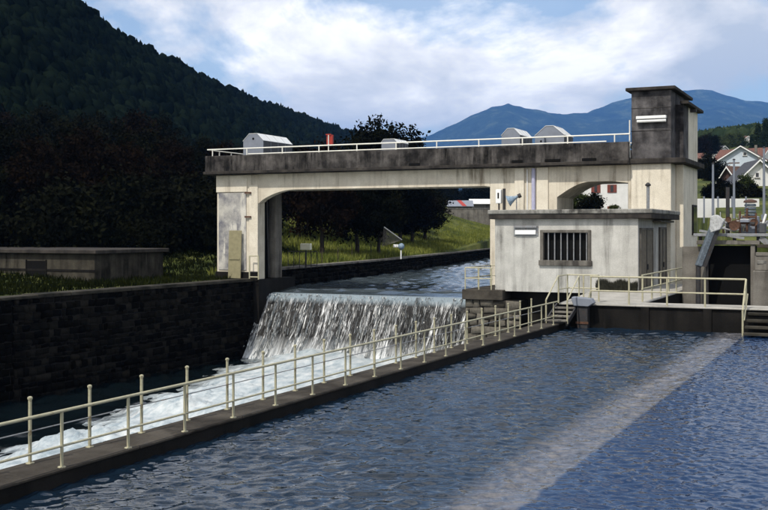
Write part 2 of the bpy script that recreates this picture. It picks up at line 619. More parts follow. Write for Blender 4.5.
def shared(mb, name, mat, bevel=0.0, smooth=False):
    """mesh data built about the origin, for place()"""
    o = mb.build(name, mat, None, bevel, smooth, at=(0, 0, 0))
    me = o.data
    bpy.data.objects.remove(o)
    return me


def grid_obj(name, P, mat, kind=None, tint=None, smooth=True, parent=None):
    """P: (n, m, 3) array of points"""
    n, m_ = P.shape[:2]
    idx = np.arange(n * m_).reshape(n, m_)
    q = np.stack([idx[:-1, :-1], idx[1:, :-1], idx[1:, 1:], idx[:-1, 1:]], -1).reshape(-1, 4)
    V = P.reshape(-1, 3)
    off = np.zeros(3) if parent is None else np.array(wloc(parent))
    return raw_mesh(name, V - off, q, mat, kind, tint, smooth, parent)


def raw_mesh(name, V, Q, mat, kind=None, tint=None, smooth=False, parent=None, as_mesh=False):
    k = Q.shape[1]
    me = bpy.data.meshes.new(name)
    me.vertices.add(len(V))
    me.vertices.foreach_set('co', np.ascontiguousarray(V, dtype=np.float32).ravel())
    me.loops.add(Q.size)
    me.loops.foreach_set('vertex_index', np.ascontiguousarray(Q, dtype=np.int32).ravel())
    me.polygons.add(len(Q))
    me.polygons.foreach_set('loop_start', np.arange(0, Q.size, k, dtype=np.int32))
    if tint is not None:
        a = me.attributes.new('tint', 'FLOAT', 'POINT')
        a.data.foreach_set('value', np.ascontiguousarray(tint, dtype=np.float32))
    me.update(calc_edges=True)
    me.validate()
    if smooth:
        me.shade_smooth()
    me.materials.append(M[mat] if isinstance(mat, str) else mat)
    if as_mesh:
        return me
    o = link(name, me, parent)
    if kind:
        o['kind'] = kind
    return o


RNG = np.random.default_rng(11)
_lat = RNG.random((256, 256))


def vnoise(x, y):
    xi, yi = np.floor(x).astype(int), np.floor(y).astype(int)
    fx, fy = x - xi, y - yi
    fx, fy = fx * fx * (3 - 2 * fx), fy * fy * (3 - 2 * fy)
    g = lambda a, b: _lat[a % 256, b % 256]
    return (g(xi, yi) * (1 - fx) + g(xi + 1, yi) * fx) * (1 - fy) + (g(xi, yi + 1) * (1 - fx) + g(xi + 1, yi + 1) * fx) * fy


def fbm(x, y, o=5, gain=0.5):
    s, a, t = 0, 1.0, 0
    for i in range(o):
        s = s + a * vnoise(x * 2 ** i + 17.3 * i, y * 2 ** i + 5.1 * i)
        t += a
        a *= gain
    return s / t


# ------------------------------------------------------------------ the land
BY = 66.0                       # front plane of the bridge
HY = 57.5                       # front plane of the control house
PY_ = 46.3                      # front plane of the platform
PT = 0.75                       # platform top
WZ = -0.28                      # canal water level
POOL = -5.1                     # tailwater level below the weir
UPW = -0.42                     # water above the weir

_xl = np.array([[-80, -42.9], [20, -42.85], [66, -41.75], [72, -42.2], [96, -45.2], [127, -50.5], [160, -56.5], [210, -70], [280, -92], [400, -135], [9000, -3000]])
_xr = np.array([[-80, 16.0], [58, 16.0], [59, 10.0], [66, 10.0], [72, -8.0], [120, -16.0], [160, -26], [210, -45], [280, -72], [400, -120], [9000, -2990]])


def XL(y):
    return np.interp(y, _xl[:, 0], _xl[:, 1])


def XR(y):
    return np.interp(y, _xr[:, 0], _xr[:, 1])


def ss(a, b, x):
    t = np.clip((x - a) / (b - a), 0, 1)
    return t * t * (3 - 2 * t)


def gz_left(off, y):
    near = 0.42 + 0.06 * np.clip(off - 6, 0, 40) + 0.03 * np.clip(off - 46, 0, 400)
    o = np.clip(off, 0, 20)
    up = 1.02 + 0.17 * o + 0.007 * o * o + 0.05 * np.clip(off - 20, 0, 600)
    up = 1.02 + (up - 1.02) * (0.45 + 0.55 * ss(85, 125, y)) + 0.035 * np.clip(y - 130, 0, 170)
    return near + (up - near) * ss(67, 78, y)


def gz_right(x, y):
    near = 3.2 + 0 * y
    d = np.hypot(x, y)
    up = 3.2 + 0.075 * np.clip(d - 80, 0, 600) + 0.03 * np.clip(d - 680, 0, 3000)
    lim = np.minimum(up, 60 + 0.0 * y)
    return near + (lim - near) * ss(70, 95, y)


rows = np.concatenate([np.arange(-80, 60, 7), np.arange(60, 130, 2.0), np.arange(130, 300, 6.0), np.arange(300, 900, 40), np.arange(900, 18700, 700)])
loff = np.array([0, 0.4, 1, 2, 3.5, 5, 7, 9, 11, 13, 15, 17, 19, 21, 25, 30, 38, 48, 60, 80, 110, 150, 250, 500, 1200, 5000])
roff = np.array([0, 0.4, 1, 2, 4, 7, 10, 14, 19, 25, 32, 40, 50, 65, 80, 100, 130, 170, 220, 300, 450, 700, 1200, 2500, 5000])
G = np.zeros((len(rows), len(loff) + len(roff) + 2, 3))
for i, y in enumerate(rows):
    xl, xr = XL(y), XR(y)
    L = np.stack([xl - loff, np.full(len(loff), y), gz_left(loff, np.full(len(loff), y))], 1)[::-1]
    xs = xr + roff
    R = np.stack([xs, np.full(len(xs), y), gz_right(xs, np.full(len(xs), y))], 1)
    bz = -6.5 if y < 380 else min(L[-1, 2], R[0, 2])
    G[i] = np.concatenate([L, [[xl + 0.02, y, bz]], [[xr - 0.02, y, bz]], R])
far = np.clip((np.abs(G[..., 0]) + G[..., 1] - 150) / 400, 0, 1)
G[..., 2] += far * (fbm(G[..., 0] / 90, G[..., 1] / 90, 4) - 0.5) * 6
tag(grid_obj('ground', G, 'ground', 'structure'), 'grassy valley floor on both sides of the weir')


def gz(x, y):
    x, y = float(x), float(y)
    if x < XL(y):
        return float(gz_left(np.array([XL(y) - x]), np.array([y]))[0])
    return float(gz_right(np.array([x]), np.array([y]))[0])


# ---- left wooded hill and far mountains: ridge line + foot line -> skin with relief
def range_skin(ridge, foot, n, m_, rough, behind, relief, power=1.15, seed=0.0):
    r = np.array([(*DP(x, d), EYE + (230 - y) * d / FPX) for x, y, d in ridge])
    f = np.array(foot, dtype=float)
    s = np.linspace(0, 1, n)
    R = np.stack([np.interp(s, np.linspace(0, 1, len(r)), r[:, k]) for k in range(3)], 1)
    F = np.stack([np.interp(s, np.linspace(0, 1, len(f)), f[:, k]) for k in range(3)], 1)
    u = np.concatenate([np.linspace(0, 1, m_), 1 + behind * np.linspace(0.1, 1, max(4, m_ // 5))])
    P = np.zeros((n, len(u), 3))
    for j, uu in enumerate(u):
        P[:, j, :2] = F[:, :2] + (R[:, :2] - F[:, :2]) * uu
        if uu <= 1:
            P[:, j, 2] = F[:, 2] + (R[:, 2] - F[:, 2]) * uu ** power
        else:
            P[:, j, 2] = R[:, 2] - (R[:, 2] - F[:, 2]) * ((uu - 1) / behind) ** 1.4
    X, Y = P[..., 0] / rough + seed, P[..., 1] / rough
    rd = np.abs(fbm(X, Y, 6) - 0.5) * 2
    w = np.sin(np.clip(u, 0, 1) * math.pi)[None, :] ** 0.8
    P[..., 2] -= rd * relief * w
    P[..., 2] += (fbm(X * 5, Y * 5, 4) - 0.5) * relief * 0.16 * ss(0, 0.15, u)[None, :]
    return P


hill_ridge = [(-420, -260, 248), (-200, -150, 266), (0, -42, 297), (80, 14, 334), (130, 49, 384), (200, 81, 483), (250, 102, 607), (300, 118, 781), (352, 134, 1054), (420, 145, 1426), (450, 175, 1500)]
hill_foot = [(-100, -120, 1), (-98, -50, 1), (-98, 10, 3), (-102, 60, 5), (-108, 100, 8), (-120, 150, 10), (-150, 240, 12), (-190, 380, 14), (-260, 560, 14), (-380, 880, 14), (-420, 1000, 14)]
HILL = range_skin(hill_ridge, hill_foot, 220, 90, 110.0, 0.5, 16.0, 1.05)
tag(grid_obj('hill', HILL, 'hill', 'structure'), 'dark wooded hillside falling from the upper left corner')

mt_ridge = [(330, 150, 11648), (380, 147, 11648), (415, 139, 11648), (440, 129, 11648), (470, 116, 11648), (492, 106, 11648), (508, 103, 11648), (524, 108, 11760), (545, 111, 11872), (562, 114, 12096),
            (585, 112, 12320), (603, 106, 12544), (625, 98, 12768), (650, 93, 12768), (680, 91, 12768), (712, 91, 12768), (735, 96, 12768), (768, 103, 12768), (830, 116, 12768), (930, 125, 12768)]
a0, a1 = DP(300, 7200), DP(960, 5800)
mt_foot = [(a0[0] + (a1[0] - a0[0]) * k / 9, a0[1] + (a1[1] - a0[1]) * k / 9, 25) for k in range(10)]
MT = range_skin(mt_ridge, mt_foot, 420, 130, 2000.0, 0.35, 620.0, 1.1, 3.0)
tag(grid_obj('mountain', MT, 'mountain', 'structure'), 'blue wooded mountains across the valley behind the tower')


# ---- forest on the hill: low conifers and round crowns, one mass
def forest(name, P, count, umin, umax, hmin, hmax, mat, seed, smin=0.0, smax=1.0):
    rg = np.random.default_rng(seed)
    n, m_ = P.shape[:2]
    m_front = int(m_ / 1.2)
    si = rg.uniform(smin, smax, count) * (n - 2)
    ui = rg.uniform(umin, umax, count) * (m_front - 1)
    a, b = np.clip(si.astype(int), 0, n - 2), np.clip(ui.astype(int), 0, m_ - 2)
    fa, fb = (si - a)[:, None], (ui - b)[:, None]
    pos = (P[a, b] * (1 - fa) + P[a + 1, b] * fa) * (1 - fb) + (P[a, b + 1] * (1 - fa) + P[a + 1, b + 1] * fa) * fb
    h = rg.uniform(hmin, hmax, count)
    kind = rg.random(count) < 0.45
    k = 6
    prof_c = np.array([[0.05, 0.0], [0.30, 0.12], [0.22, 0.45], [0.12, 0.75], [0.01, 1.0]])
    prof_r = np.array([[0.06, 0.0], [0.32, 0.25], [0.40, 0.52], [0.28, 0.82], [0.02, 0.95]])
    ang = np.linspace(0, 2 * math.pi, k, endpoint=False)
    prof = np.where(kind[:, None, None], prof_c[None], prof_r[None])
    jit = rg.uniform(0.7, 1.3, (count, 5, k))
    rr = prof[:, :, 0][:, :, None] * jit * h[:, None, None]
    hh = prof[:, :, 1][:, :, None] * h[:, None, None] * rg.uniform(0.92, 1.06, (count, 5, k)) - 0.06 * h[:, None, None]
    ph = rg.uniform(0, 6.28, count)[:, None, None]
    V = np.stack([pos[:, 0][:, None, None] + rr * np.cos(ang + ph), pos[:, 1][:, None, None] + rr * np.sin(ang + ph), pos[:, 2][:, None, None] + hh], -1)
    base = (np.arange(count) * 5 * k)[:, None]
    q = np.array([[r * k + i, r * k + (i + 1) % k, (r + 1) * k + (i + 1) % k, (r + 1) * k + i] for r in range(4) for i in range(k)])
    Q = (base[:, :, None] + q[None]).reshape(-1, 4)
    t = np.repeat(rg.random(count), 5 * k)
    return raw_mesh(name, V.reshape(-1, 3), Q, mat, 'stuff', t)


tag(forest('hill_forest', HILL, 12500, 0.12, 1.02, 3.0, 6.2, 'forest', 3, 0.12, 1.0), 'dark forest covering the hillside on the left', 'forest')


# ---- upstream bank grass: blades in tufts
def grass(name, pts, hmin, hmax, seed, blades=7, spread=0.22, mat='grass_blade'):
    rg = np.random.default_rng(seed)
    pts = np.repeat(np.array(pts), blades, 0)
    n = len(pts)
    a = rg.uniform(0, 6.28, n)
    h = rg.uniform(hmin, hmax, n)
    c = pts + np.stack([rg.normal(0, spread, n), rg.normal(0, spread, n), np.full(n, -0.05)], 1)
    w = 0.035 + 0.03 * rg.random(n)
    dx, dy = np.cos(a), np.sin(a)
    lean = rg.normal(0, 0.25, (n, 2)) * h[:, None]
    v0 = c + np.stack([-dx * w, -dy * w, 0 * w], 1)
    v1 = c + np.stack([dx * w, dy * w, 0 * w], 1)
    v2 = c + np.stack([lean[:, 0], lean[:, 1], h], 1)
    V = np.stack([v0, v1, v2], 1).reshape(-1, 3)
    Q = np.arange(3 * n).reshape(n, 3)
    return raw_mesh(name, V, Q, mat, 'stuff', np.repeat(np.clip(fbm(pts[:, 0] / 4, pts[:, 1] / 4, 3) + rg.normal(0, 0.16, n), 0, 1), 3))


rg = np.random.default_rng(5)
gp = []
for _ in range(9000):
    y = rg.uniform(69, 215)
    o = rg.uniform(0.8, 19) if rg.random() < 0.8 else rg.uniform(0.8, 4)
    if y < 92 and o > 5.5:
        continue
    x = float(XL(y)) - o
    gp.append((x, y, gz(x, y)))
tag(grass('bank_grass', gp, 0.25, 0.75, 6), 'tall yellow green grass on the upstream bank', 'grass')
gp = []
for _ in range(6500):
    y = rg.uniform(34, 92)
    x = float(XL(y)) - (rg.uniform(0.9, 22) if y < 68 else rg.uniform(5.5, 22))
    gp.append((x, y, gz(x, y)))
tag(grass('shed_grass', gp, 0.15, 0.5, 8, mat='grass_shaded'), 'dark grass between the retaining wall and the low shed', 'grass')


# ------------------------------------------------------------------ water
def waves(X, Y, seed, lmin, lmax, steep, n=46, main=None, spread=0.9, sharp=0.0):
    rg = np.random.default_rng(seed)
    H = np.zeros_like(X)
    for _ in range(n):
        lam = math.exp(rg.uniform(math.log(lmin), math.log(lmax)))
        th = rg.normal(main, spread) if main is not None else rg.uniform(0, 6.28)
        k = 2 * math.pi / lam
        ph = rg.uniform(0, 6.28)
        arg = k * (X * math.cos(th) + Y * math.sin(th)) + ph + 1.2 * (fbm(X / lam / 5 + ph, Y / lam / 5, 2) - 0.5) * 6
        H += steep / k * math.sqrt(2.0 / n) * (np.exp(sharp * (np.sin(arg) - 1)) * 2 if sharp else np.sin(arg))
    return H - H.mean()


def water(name, x0, x1, y0, y1, z, step, mat, label, seed, lmin, lmax, steep, main=None, spread=0.9, still=None, sharp=0.0, n=46):
    xf = min(x1, -0.5) if y0 < 40 and x1 > 0 else x1     # fine grid near the camera's field, coarse beyond
    ax = np.linspace(x0, xf, max(3, int((xf - x0) / step)))
    if xf < x1:
        ax = np.concatenate([ax, np.linspace(xf, x1, 60)[1:]])
    X, Y = np.meshgrid(ax, np.linspace(y0, y1, max(3, int((y1 - y0) / step))), indexing='ij')
    Hw = waves(X, Y, seed, lmin, lmax, steep, n, main, spread, sharp)
    if still is not None:
        Hw = Hw * (0.02 + 0.98 * ss(0.03, 0.22, np.abs(X - still)))
    P = np.stack([X, Y, z + Hw], -1)
    return tag(grid_obj(name, P, mat, 'structure'), label)


ax = np.concatenate([np.arange(-12.46, -0.6, 0.047), np.linspace(-0.55, 15.9, 60)])
Xc, Yc = np.meshgrid(ax, np.arange(4, PY_ - 0.02, 0.047), indexing='ij')
Ha = waves(Xc, Yc, 1, 0.22, 0.85, 0.19, 40, 2.0, 0.8, 1.5)
Hb = waves(Xc, Yc, 3, 0.14, 0.42, 0.20, 40, 2.0, 0.9, 1.2)
kb = ss(-5.35, -4.7, Xc)
tag(grid_obj('canal_water', np.stack([Xc, Yc, WZ + Ha * (1 - kb) + Hb * kb], -1), 'water_sill', 'structure'), 'rippled canal water, paler over the submerged sill and bluer beyond it')
water('chamber_water', -9.6, 9.9, 48.4, 58.0, WZ, 0.3, 'water_canal', 'dark water in the gate chamber', 4, 0.4, 2, 0.1)

# upstream river surface, rolling over the crest at CY
CY = 68.0
ys = np.concatenate([np.arange(CY, 110, 0.22), np.arange(110, 300, 0.7)])
us = np.linspace(0, 1, 150)
Yg, Ug = np.meshgrid(ys, us, indexing='ij')
xl_, xr_ = XL(Yg), np.minimum(XR(Yg), np.where(Yg < 70, -19.0, 99))
Xg = xl_ + 0.02 + (xr_ - xl_ - 0.04) * Ug
Zg = UPW + waves(Xg, Yg, 7, 0.9, 4.5, 0.17) * ss(CY + 0.6, CY + 3, Yg) - 0.22 * (1 - ss(CY, CY + 2.2, Yg))
tag(grid_obj('river_water', np.stack([Xg, Yg, Zg], -1), 'water_up', 'structure'), 'river water gliding towards the weir crest')

# weir body and the falling sheet
weir = thing('weir', (-31, 66, POOL - 1), 'curved concrete weir carrying a sheet of falling white water', 'weir')
prof = [(CY + 1.5, UPW - 0.35), (CY + 0.2, UPW - 0.36), (CY - 0.5, -1.32), (CY - 1.25, -2.6), (CY - 2.0, -3.8), (CY - 3.1, POOL - 0.3), (CY - 3.1, POOL - 1), (CY + 1.5, POOL - 1)]
mb = MB()
xa, xb = -41.15, -19.3
n = len(prof)
mb.add([(xa, y, z) for y, z in prof] + [(xb, y, z) for y, z in prof], [tuple(range(n)), tuple(range(2 * n - 1, n - 1, -1))] + [(i, (i + 1) % n, (i + 1) % n + n, i + n) for i in range(n)])
mb.build('spillway', 'wet_wall', weir)
sp_y = np.array([CY + 0.02, CY - 0.28, CY - 0.62, CY - 0.95, CY - 1.6, CY - 2.3, CY - 3.0, CY - 3.7])
sp_z = np.array([UPW - 0.22, UPW - 0.27, UPW - 0.46, -1.30, -2.30, -3.40, -4.35, POOL - 0.1])
s_ = np.linspace(0, 1, 90)
fy = np.interp(s_, np.linspace(0, 1, 8), sp_y)
fz = np.interp(s_, np.linspace(0, 1, 8), sp_z)
xs = np.linspace(-41.1, -19.4, 420)
Xf, Sf = np.meshgrid(xs, s_, indexing='ij')
lump = (fbm(Xf * 2.6, Sf * 3.0 + 9, 4) - 0.5) * 0.5 * ss(0.22, 0.5, Sf) + (fbm(Xf * 7, Sf * 9 + 2, 3) - 0.5) * 0.2 * ss(0.2, 0.4, Sf)
Pf = np.stack([Xf, np.interp(Sf, s_, fy) - lump * 0.7 - 0.05, np.interp(Sf, s_, fz) + lump * 0.7 + 0.04], -1)
fall = grid_obj('falling_sheet', Pf, 'fall', None, parent=weir)
# separate strands and droplets thrown clear of the sheet
rg = np.random.default_rng(21)
ns = 2400
sx = rg.uniform(-41, -19.5, ns)
sx = sx + 0.35 * np.sin(sx * 2.3) + 0.2 * np.sin(sx * 5.1)
s0 = np.clip(rg.beta(1.8, 1.15, ns), 0.22, 0.95)
ln = rg.uniform(0.02, 0.10, ns)
wd = rg.uniform(0.004, 0.011, ns)
V = []
for side in (-1, 1):
    for e in (0, 1):
        s1 = np.clip(s0 + ln * e, 0, 1)
        o_ = rg.uniform(0.08, 0.26, ns)
        V.append(np.stack([sx + side * wd * (1 - 0.4 * e), np.interp(s1, s_, fy) - o_, np.interp(s1, s_, fz) + o_ * 0.8], -1))
V = np.stack([V[0], V[2], V[3], V[1]], 1).reshape(-1, 3)
tag(raw_mesh('water_strand', V - np.array(wloc(weir)), np.arange(4 * ns).reshape(ns, 4), 'strand', 'stuff', np.repeat(rg.random(ns), 4), parent=weir))
# the glassy lip stays smooth; tailwater and foam below
water('tailwater', -42.0, -13.3, 2, CY - 3.6, POOL, 0.4, 'water_canal', 'dark tailwater at the foot of the retaining wall', 9, 0.6, 3, 0.18)


def foam_edge(y):
    return np.interp(y, [0, 20, 30, 38, 47, 54, 60, 66], [-28.5, -30.2, -31.5, -33, -34.8, -36.6, -38.8, -40.6])


yf = np.arange(3, CY - 2.7, 0.16)
uf = np.linspace(0, 1, 170)
Yf, Uf = np.meshgrid(yf, uf, indexing='ij')
e0 = foam_edge(Yf) - 0.8 + (fbm(Yf / 1.6, Yf * 0 + 3, 4) - 0.5) * 2.4
Xq = e0 + (-13.35 - e0) * Uf
near = ss(46, 64, Yf)
bil = fbm(Xq / 2.2, Yf / 4.0, 5, 0.5)
Zq = POOL - 0.05 + ss(0, 0.22, Uf) * (0.25 + 1.0 * bil * (0.55 + 0.35 * near) + 0.12 * near) * (1 - 0.35 * Uf) + 0.22 * (fbm(Xq * 2.2, Yf * 0.9, 5, 0.6) - 0.5)
bil2 = 1 - np.abs(fbm(Xq / 0.9 + 40, Yf / 1.3, 5) - 0.5) * 3
Zq += np.exp(-((Uf - 0.2) / 0.13) ** 2) * (0.25 + 0.9 * np.clip(bil2, 0, 1)) * fbm(Yf / 2.2 + 9, Yf * 0, 3) * 0.75 * (1 - 0.85 * ss(46, 56, Yf))
tag(grid_obj('foam', np.stack([Xq, Yf, Zq], -1), 'foam', 'stuff', tint=Uf.ravel()), 'boiling white foam below the weir', 'foam')

# ------------------------------------------------------------------ stone walls
def stones(name, p0, p1, z0, z1, size, mat, parent, seed, batter=0.0, depth=0.16, light=0.5, nrm=None):
    """uneven courses of rounded stones on a face from p0 to p1; joints stay recessed"""
    rg = np.random.default_rng(seed)
    p0, p1 = np.array(p0, float), np.array(p1, float)
    L = np.linalg.norm(p1 - p0)
    d = (p1 - p0) / L
    nr = np.array([d[1], -d[0]])
    V, Q, T = [], [], []
    z, k = z0, 0
    box = [(0, 3, 2, 1), (4, 5, 6, 7), (0, 1, 5, 4), (1, 2, 6, 5), (2, 3, 7, 6), (3, 0, 4, 7)]
    while z < z1 - 0.05:
        h = min(size * rg.uniform(0.5, 1.15), z1 - z)
        a = -rg.uniform(0, size)
        while a < L:
            w = size * rg.uniform(0.7, 1.7)
            b = min(a + w, L)
            a0 = max(a, 0)
            if b - a0 > 0.1:
                g = 0.02
                out = depth * rg.uniform(0.35, 1.0)
                c = min(0.07, (b - a0) * 0.2, h * 0.25)
                tt = np.clip(rg.beta(0.9, 2.3) * light * 2, 0, 1)
                o = len(V)
                for (uu, zz_, oo) in ((a0 + g, z + g, 0), (b - g, z + g, 0), (b - g, z + h - g, 0), (a0 + g, z + h - g, 0),
                                      (a0 + g + c, z + g + c, out), (b - g - c, z + g + c, out), (b - g - c, z + h - g - c, out), (a0 + g + c, z + h - g - c, out)):
                    j = rg.uniform(-0.07, 0.07, 2) * size * 1.6
                    off = oo - batter * (zz_ - z0)
                    q = p0 + d * (uu + j[0]) + nr * off
                    V.append((q[0], q[1], zz_ + j[1]))
                    T.append(tt)
                Q += [tuple(i + o for i in f) for f in box[1:]]
            a = b if b < L else L + 1
        z += h
        k += 1
    V = np.array(V) - np.array(wloc(parent))
    return tag(raw_mesh(name, V, np.array(Q), mat, 'stuff', np.array(T), parent=parent), None)


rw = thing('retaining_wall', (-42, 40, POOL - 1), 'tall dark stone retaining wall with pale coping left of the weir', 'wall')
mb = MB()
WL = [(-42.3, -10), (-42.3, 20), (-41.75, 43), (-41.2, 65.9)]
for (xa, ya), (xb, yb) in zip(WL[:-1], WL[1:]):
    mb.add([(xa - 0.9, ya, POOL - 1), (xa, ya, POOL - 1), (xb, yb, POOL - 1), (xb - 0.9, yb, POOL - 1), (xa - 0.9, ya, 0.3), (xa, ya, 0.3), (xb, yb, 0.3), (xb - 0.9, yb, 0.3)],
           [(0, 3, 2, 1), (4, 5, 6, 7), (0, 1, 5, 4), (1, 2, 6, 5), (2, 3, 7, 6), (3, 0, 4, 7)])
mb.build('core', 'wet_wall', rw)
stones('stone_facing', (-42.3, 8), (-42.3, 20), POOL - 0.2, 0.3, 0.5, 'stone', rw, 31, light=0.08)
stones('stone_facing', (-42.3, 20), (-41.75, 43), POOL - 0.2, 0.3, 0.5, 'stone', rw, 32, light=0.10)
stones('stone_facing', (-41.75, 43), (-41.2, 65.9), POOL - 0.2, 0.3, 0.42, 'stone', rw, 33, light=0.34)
y = -10.0
k = 0
while y < 65.5:
    y2 = min(y + 2.6, 65.85)
    xa = np.interp(y, [p[1] for p in WL], [p[0] for p in WL])
    xb = np.interp(y2, [p[1] for p in WL], [p[0] for p in WL])
    zt = 0.5 if y > 44 else 0.46
    mb = MB()
    mb.add([(xa - 1.0, y + 0.02, 0.302), (xa + 0.14, y + 0.02, 0.302), (xb + 0.14, y2 - 0.02, 0.302), (xb - 1.0, y2 - 0.02, 0.302), (xa - 1.0, y + 0.02, zt), (xa + 0.14, y + 0.02, zt), (xb + 0.14, y2 - 0.02, zt), (xb - 1.0, y2 - 0.02, zt)],
           [(0, 3, 2, 1), (4, 5, 6, 7), (0, 1, 5, 4), (1, 2, 6, 5), (2, 3, 7, 6), (3, 0, 4, 7)])
    mb.build('coping_stone', 'coping', rw, bevel=0.02)
    y = y2

# upstream bank wall
ub = thing('bank_wall', (-46, 100, -1.5), 'low dark stone wall with pale coping along the upstream left bank', 'wall')
by_ = [69.8, 72, 80, 88, 96, 106, 116, 127, 138, 150, 160, 175, 192, 210]
for i, (ya, yb) in enumerate(zip(by_[:-1], by_[1:])):
    xa, xb = float(XL(ya)) + 0.35, float(XL(yb)) + 0.35
    mb = MB()
    mb.add([(xa - 0.6, ya, -2), (xa, ya, -2), (xb, yb, -2), (xb - 0.6, yb, -2), (xa - 0.6, ya, 0.95), (xa, ya, 0.95), (xb, yb, 0.95), (xb - 0.6, yb, 0.95)],
           [(0, 3, 2, 1), (4, 5, 6, 7), (0, 1, 5, 4), (1, 2, 6, 5), (2, 3, 7, 6), (3, 0, 4, 7)])
    mb.build('core', 'wet_wall', ub)
    if i < 10:
        stones('stone_facing', (xa, ya), (xb, yb), UPW - 0.4, 0.95, 0.42, 'stone', ub, 40 + i, light=0.35)
    n = max(2, int((yb - ya) / 2.2))
    for k in range(n):
        y0, y1 = ya + (yb - ya) * k / n, ya + (yb - ya) * (k + 1) / n
        x0, x1 = xa + (xb - xa) * k / n, xa + (xb - xa) * (k + 1) / n
        mb = MB()
        mb.add([(x0 - 0.7, y0 + .015, 0.952), (x0 + 0.2, y0 + .015, 0.952), (x1 + 0.2, y1 - .015, 0.952), (x1 - 0.7, y1 - .015, 0.952), (x0 - 0.7, y0 + .015, 1.12), (x0 + 0.2, y0 + .015, 1.12), (x1 + 0.2, y1 - .015, 1.12), (x1 - 0.7, y1 - .015, 1.12)],
               [(0, 3, 2, 1), (4, 5, 6, 7), (0, 1, 5, 4), (1, 2, 6, 5), (2, 3, 7, 6), (3, 0, 4, 7)])
        mb.build('coping_stone', 'ground_conc', ub)

# ------------------------------------------------------------------ the bridge over the weir
br = thing('weir_bridge', (-30, 68, POOL - 1), 'cream concrete bridge with blackened parapet spanning the waterfall', 'bridge')
DX0, DX1 = PX(205, 65.3), -13.98
DY0, DY1 = 65.3, 72.6
DB, DT = 8.02, 9.40
mb = MB()
mb.box(DX0, DX1, DY0, DY0 + 0.35, DB, DT)
mb.box(DX0, DX1, DY1 - 0.35, DY1, DB, DT)
mb.box(DX0, DX0 + 0.35, DY0 + 0.352, DY1 - 0.352, DB, DT)
mb.build('parapet', 'dark_parapet', br, bevel=0.03)
MB().box(DX0 + 0.352, DX1, DY0 + 0.352, DY1 - 0.352, DB + 0.02, DB + 0.42).build('deck_slab', 'ground_conc', br)
mb = MB()
mb.box(DX0 - 0.1, DX1, DY0 - 0.10, DY0 - 0.002, DB + 0.04, DB + 0.24)
mb.build('drip_ledge', 'roof_dark', br, bevel=0.02)
# spalled patches at the parapet foot
for px_, w_ in ((545, 1.0), (582, 0.9), (409, 0.8), (512, 0.7)):
    x = PX(px_, 65.3)
    MB().box(x, x + w_, DY0 - 0.05, DY0 - 0.003, DB + 0.26, DB + 0.44).build('patch', 'black', br, bevel=0.015)
# girders with a haunch at the left pier
GB = 6.88
XPL, XPR = PX(217, BY), PX(258, BY)
XW0 = PX(490, BY)
ha = [(XPR, 8.018), (XPR, GB - 1.0)]
for k in range(1, 9):
    w = k / 8
    ha.append((XPR + 3.0 * w, GB - 1.0 + 1.0 * math.sin(w * math.pi / 2) ** 0.75))


def strip_wall(mb, curve, ztop, y0, y1):
    """wall between a lower curve of (x, z) points and the level ztop"""
    n = len(curve)
    vs = []
    for x, z in curve:
        vs += [(x, y0, z), (x, y0, ztop), (x, y1, z), (x, y1, ztop)]
    fs = [(0, 1, 3, 2), (4 * n - 4, 4 * n - 2, 4 * n - 1, 4 * n - 3)]
    for k in range(n - 1):
        a, b = 4 * k, 4 * k + 4
        fs += [(a, b, b + 1, a + 1), (a + 2, a + 3, b + 3, b + 2), (a, a + 2, b + 2, b), (a + 1, b + 1, b + 3, a + 3)]
    return mb.add(vs, fs)


ha = ha[1:]
strip_wall(MB(), ha + [(XW0 - 0.4, GB), (XW0 - 0.001, GB - 0.05)], 8.018, BY, BY + 0.7).build('front_girder', 'cream', br)
strip_wall(MB(), [(XPR, GB + 0.1), (XW0 - 0.001, GB + 0.1)], 8.018, 70.6, 71.3).build('rear_girder', 'cream', br)
for k in range(6):
    x = XPR + 2.5 + k * 3.9
    MB().box(x, x + 0.35, BY + 0.702, 70.598, GB + 0.25, 8.017).build('cross_beam', 'cream', br)
# left pier: two shafts with the gate slot between, a panelled front
MB().box(XPL - 0.06, XPR + 0.1, BY - 0.05, BY + 5.2, POOL - 1, 0.42).build('pier_foot', 'wet_wall', br)
pier = MB().box(XPL, XPR, BY + 0.001, BY + 0.95, 0.422, 8.016).build('left_pier', 'cream', br, bevel=0.03)
MB().box(XPL + 0.25, XPR - 0.6, BY + 0.952, BY + 2.55, 0.422, 8.012).build('gate_slot', 'black', pier)  # black fill: the recess's shade put into the colour
MB().box(XPL + 0.05, XPR - 1.4, BY + 3.502, BY + 5.0, 0.422, 8.01).build('tail_shaft', 'ground_conc', pier)
MB().bar((XPR - 0.3, BY + 2.0, 0.5), (XPR - 0.2, BY + 1.5, 7.6), 0.07).build('slot_rod', 'dark_steel', pier)
MB().box(XPL + 0.02, XPR - 0.05, BY + 2.552, BY + 3.5, 0.422, 8.014).build('rear_shaft', 'ground_conc', pier, bevel=0.03)  # darker than the cream front: shade on the inner side put into the colour
MB().bar((XPR - 0.28, BY + 1.2, 0.5), (XPR - 0.28, BY + 1.2, 7.6), 0.09).build('slot_rod', 'dark_steel', pier)
XA, XB = PX(219, BY), PX(246.5, BY)
zt, zb = PZ(232, 193, BY), PZ(232, 270, BY)
MB().box(XA, XB, BY - 0.06, BY, zb, zt).build('peeling_panel', 'peeling', pier, bevel=0.02)
MB().box(XPL - 0.02, PX(247.5, BY), BY - 0.10, BY - 0.001, zt + 0.05, 8.0).build('head_panel', 'cream_bright', pier, bevel=0.03)
MB().box(PX(249.5, BY), XPR + 0.02, BY - 0.08, BY - 0.002, zb - 0.1, GB + 0.4).build('pilaster', 'cream_bright', pier, bevel=0.03)
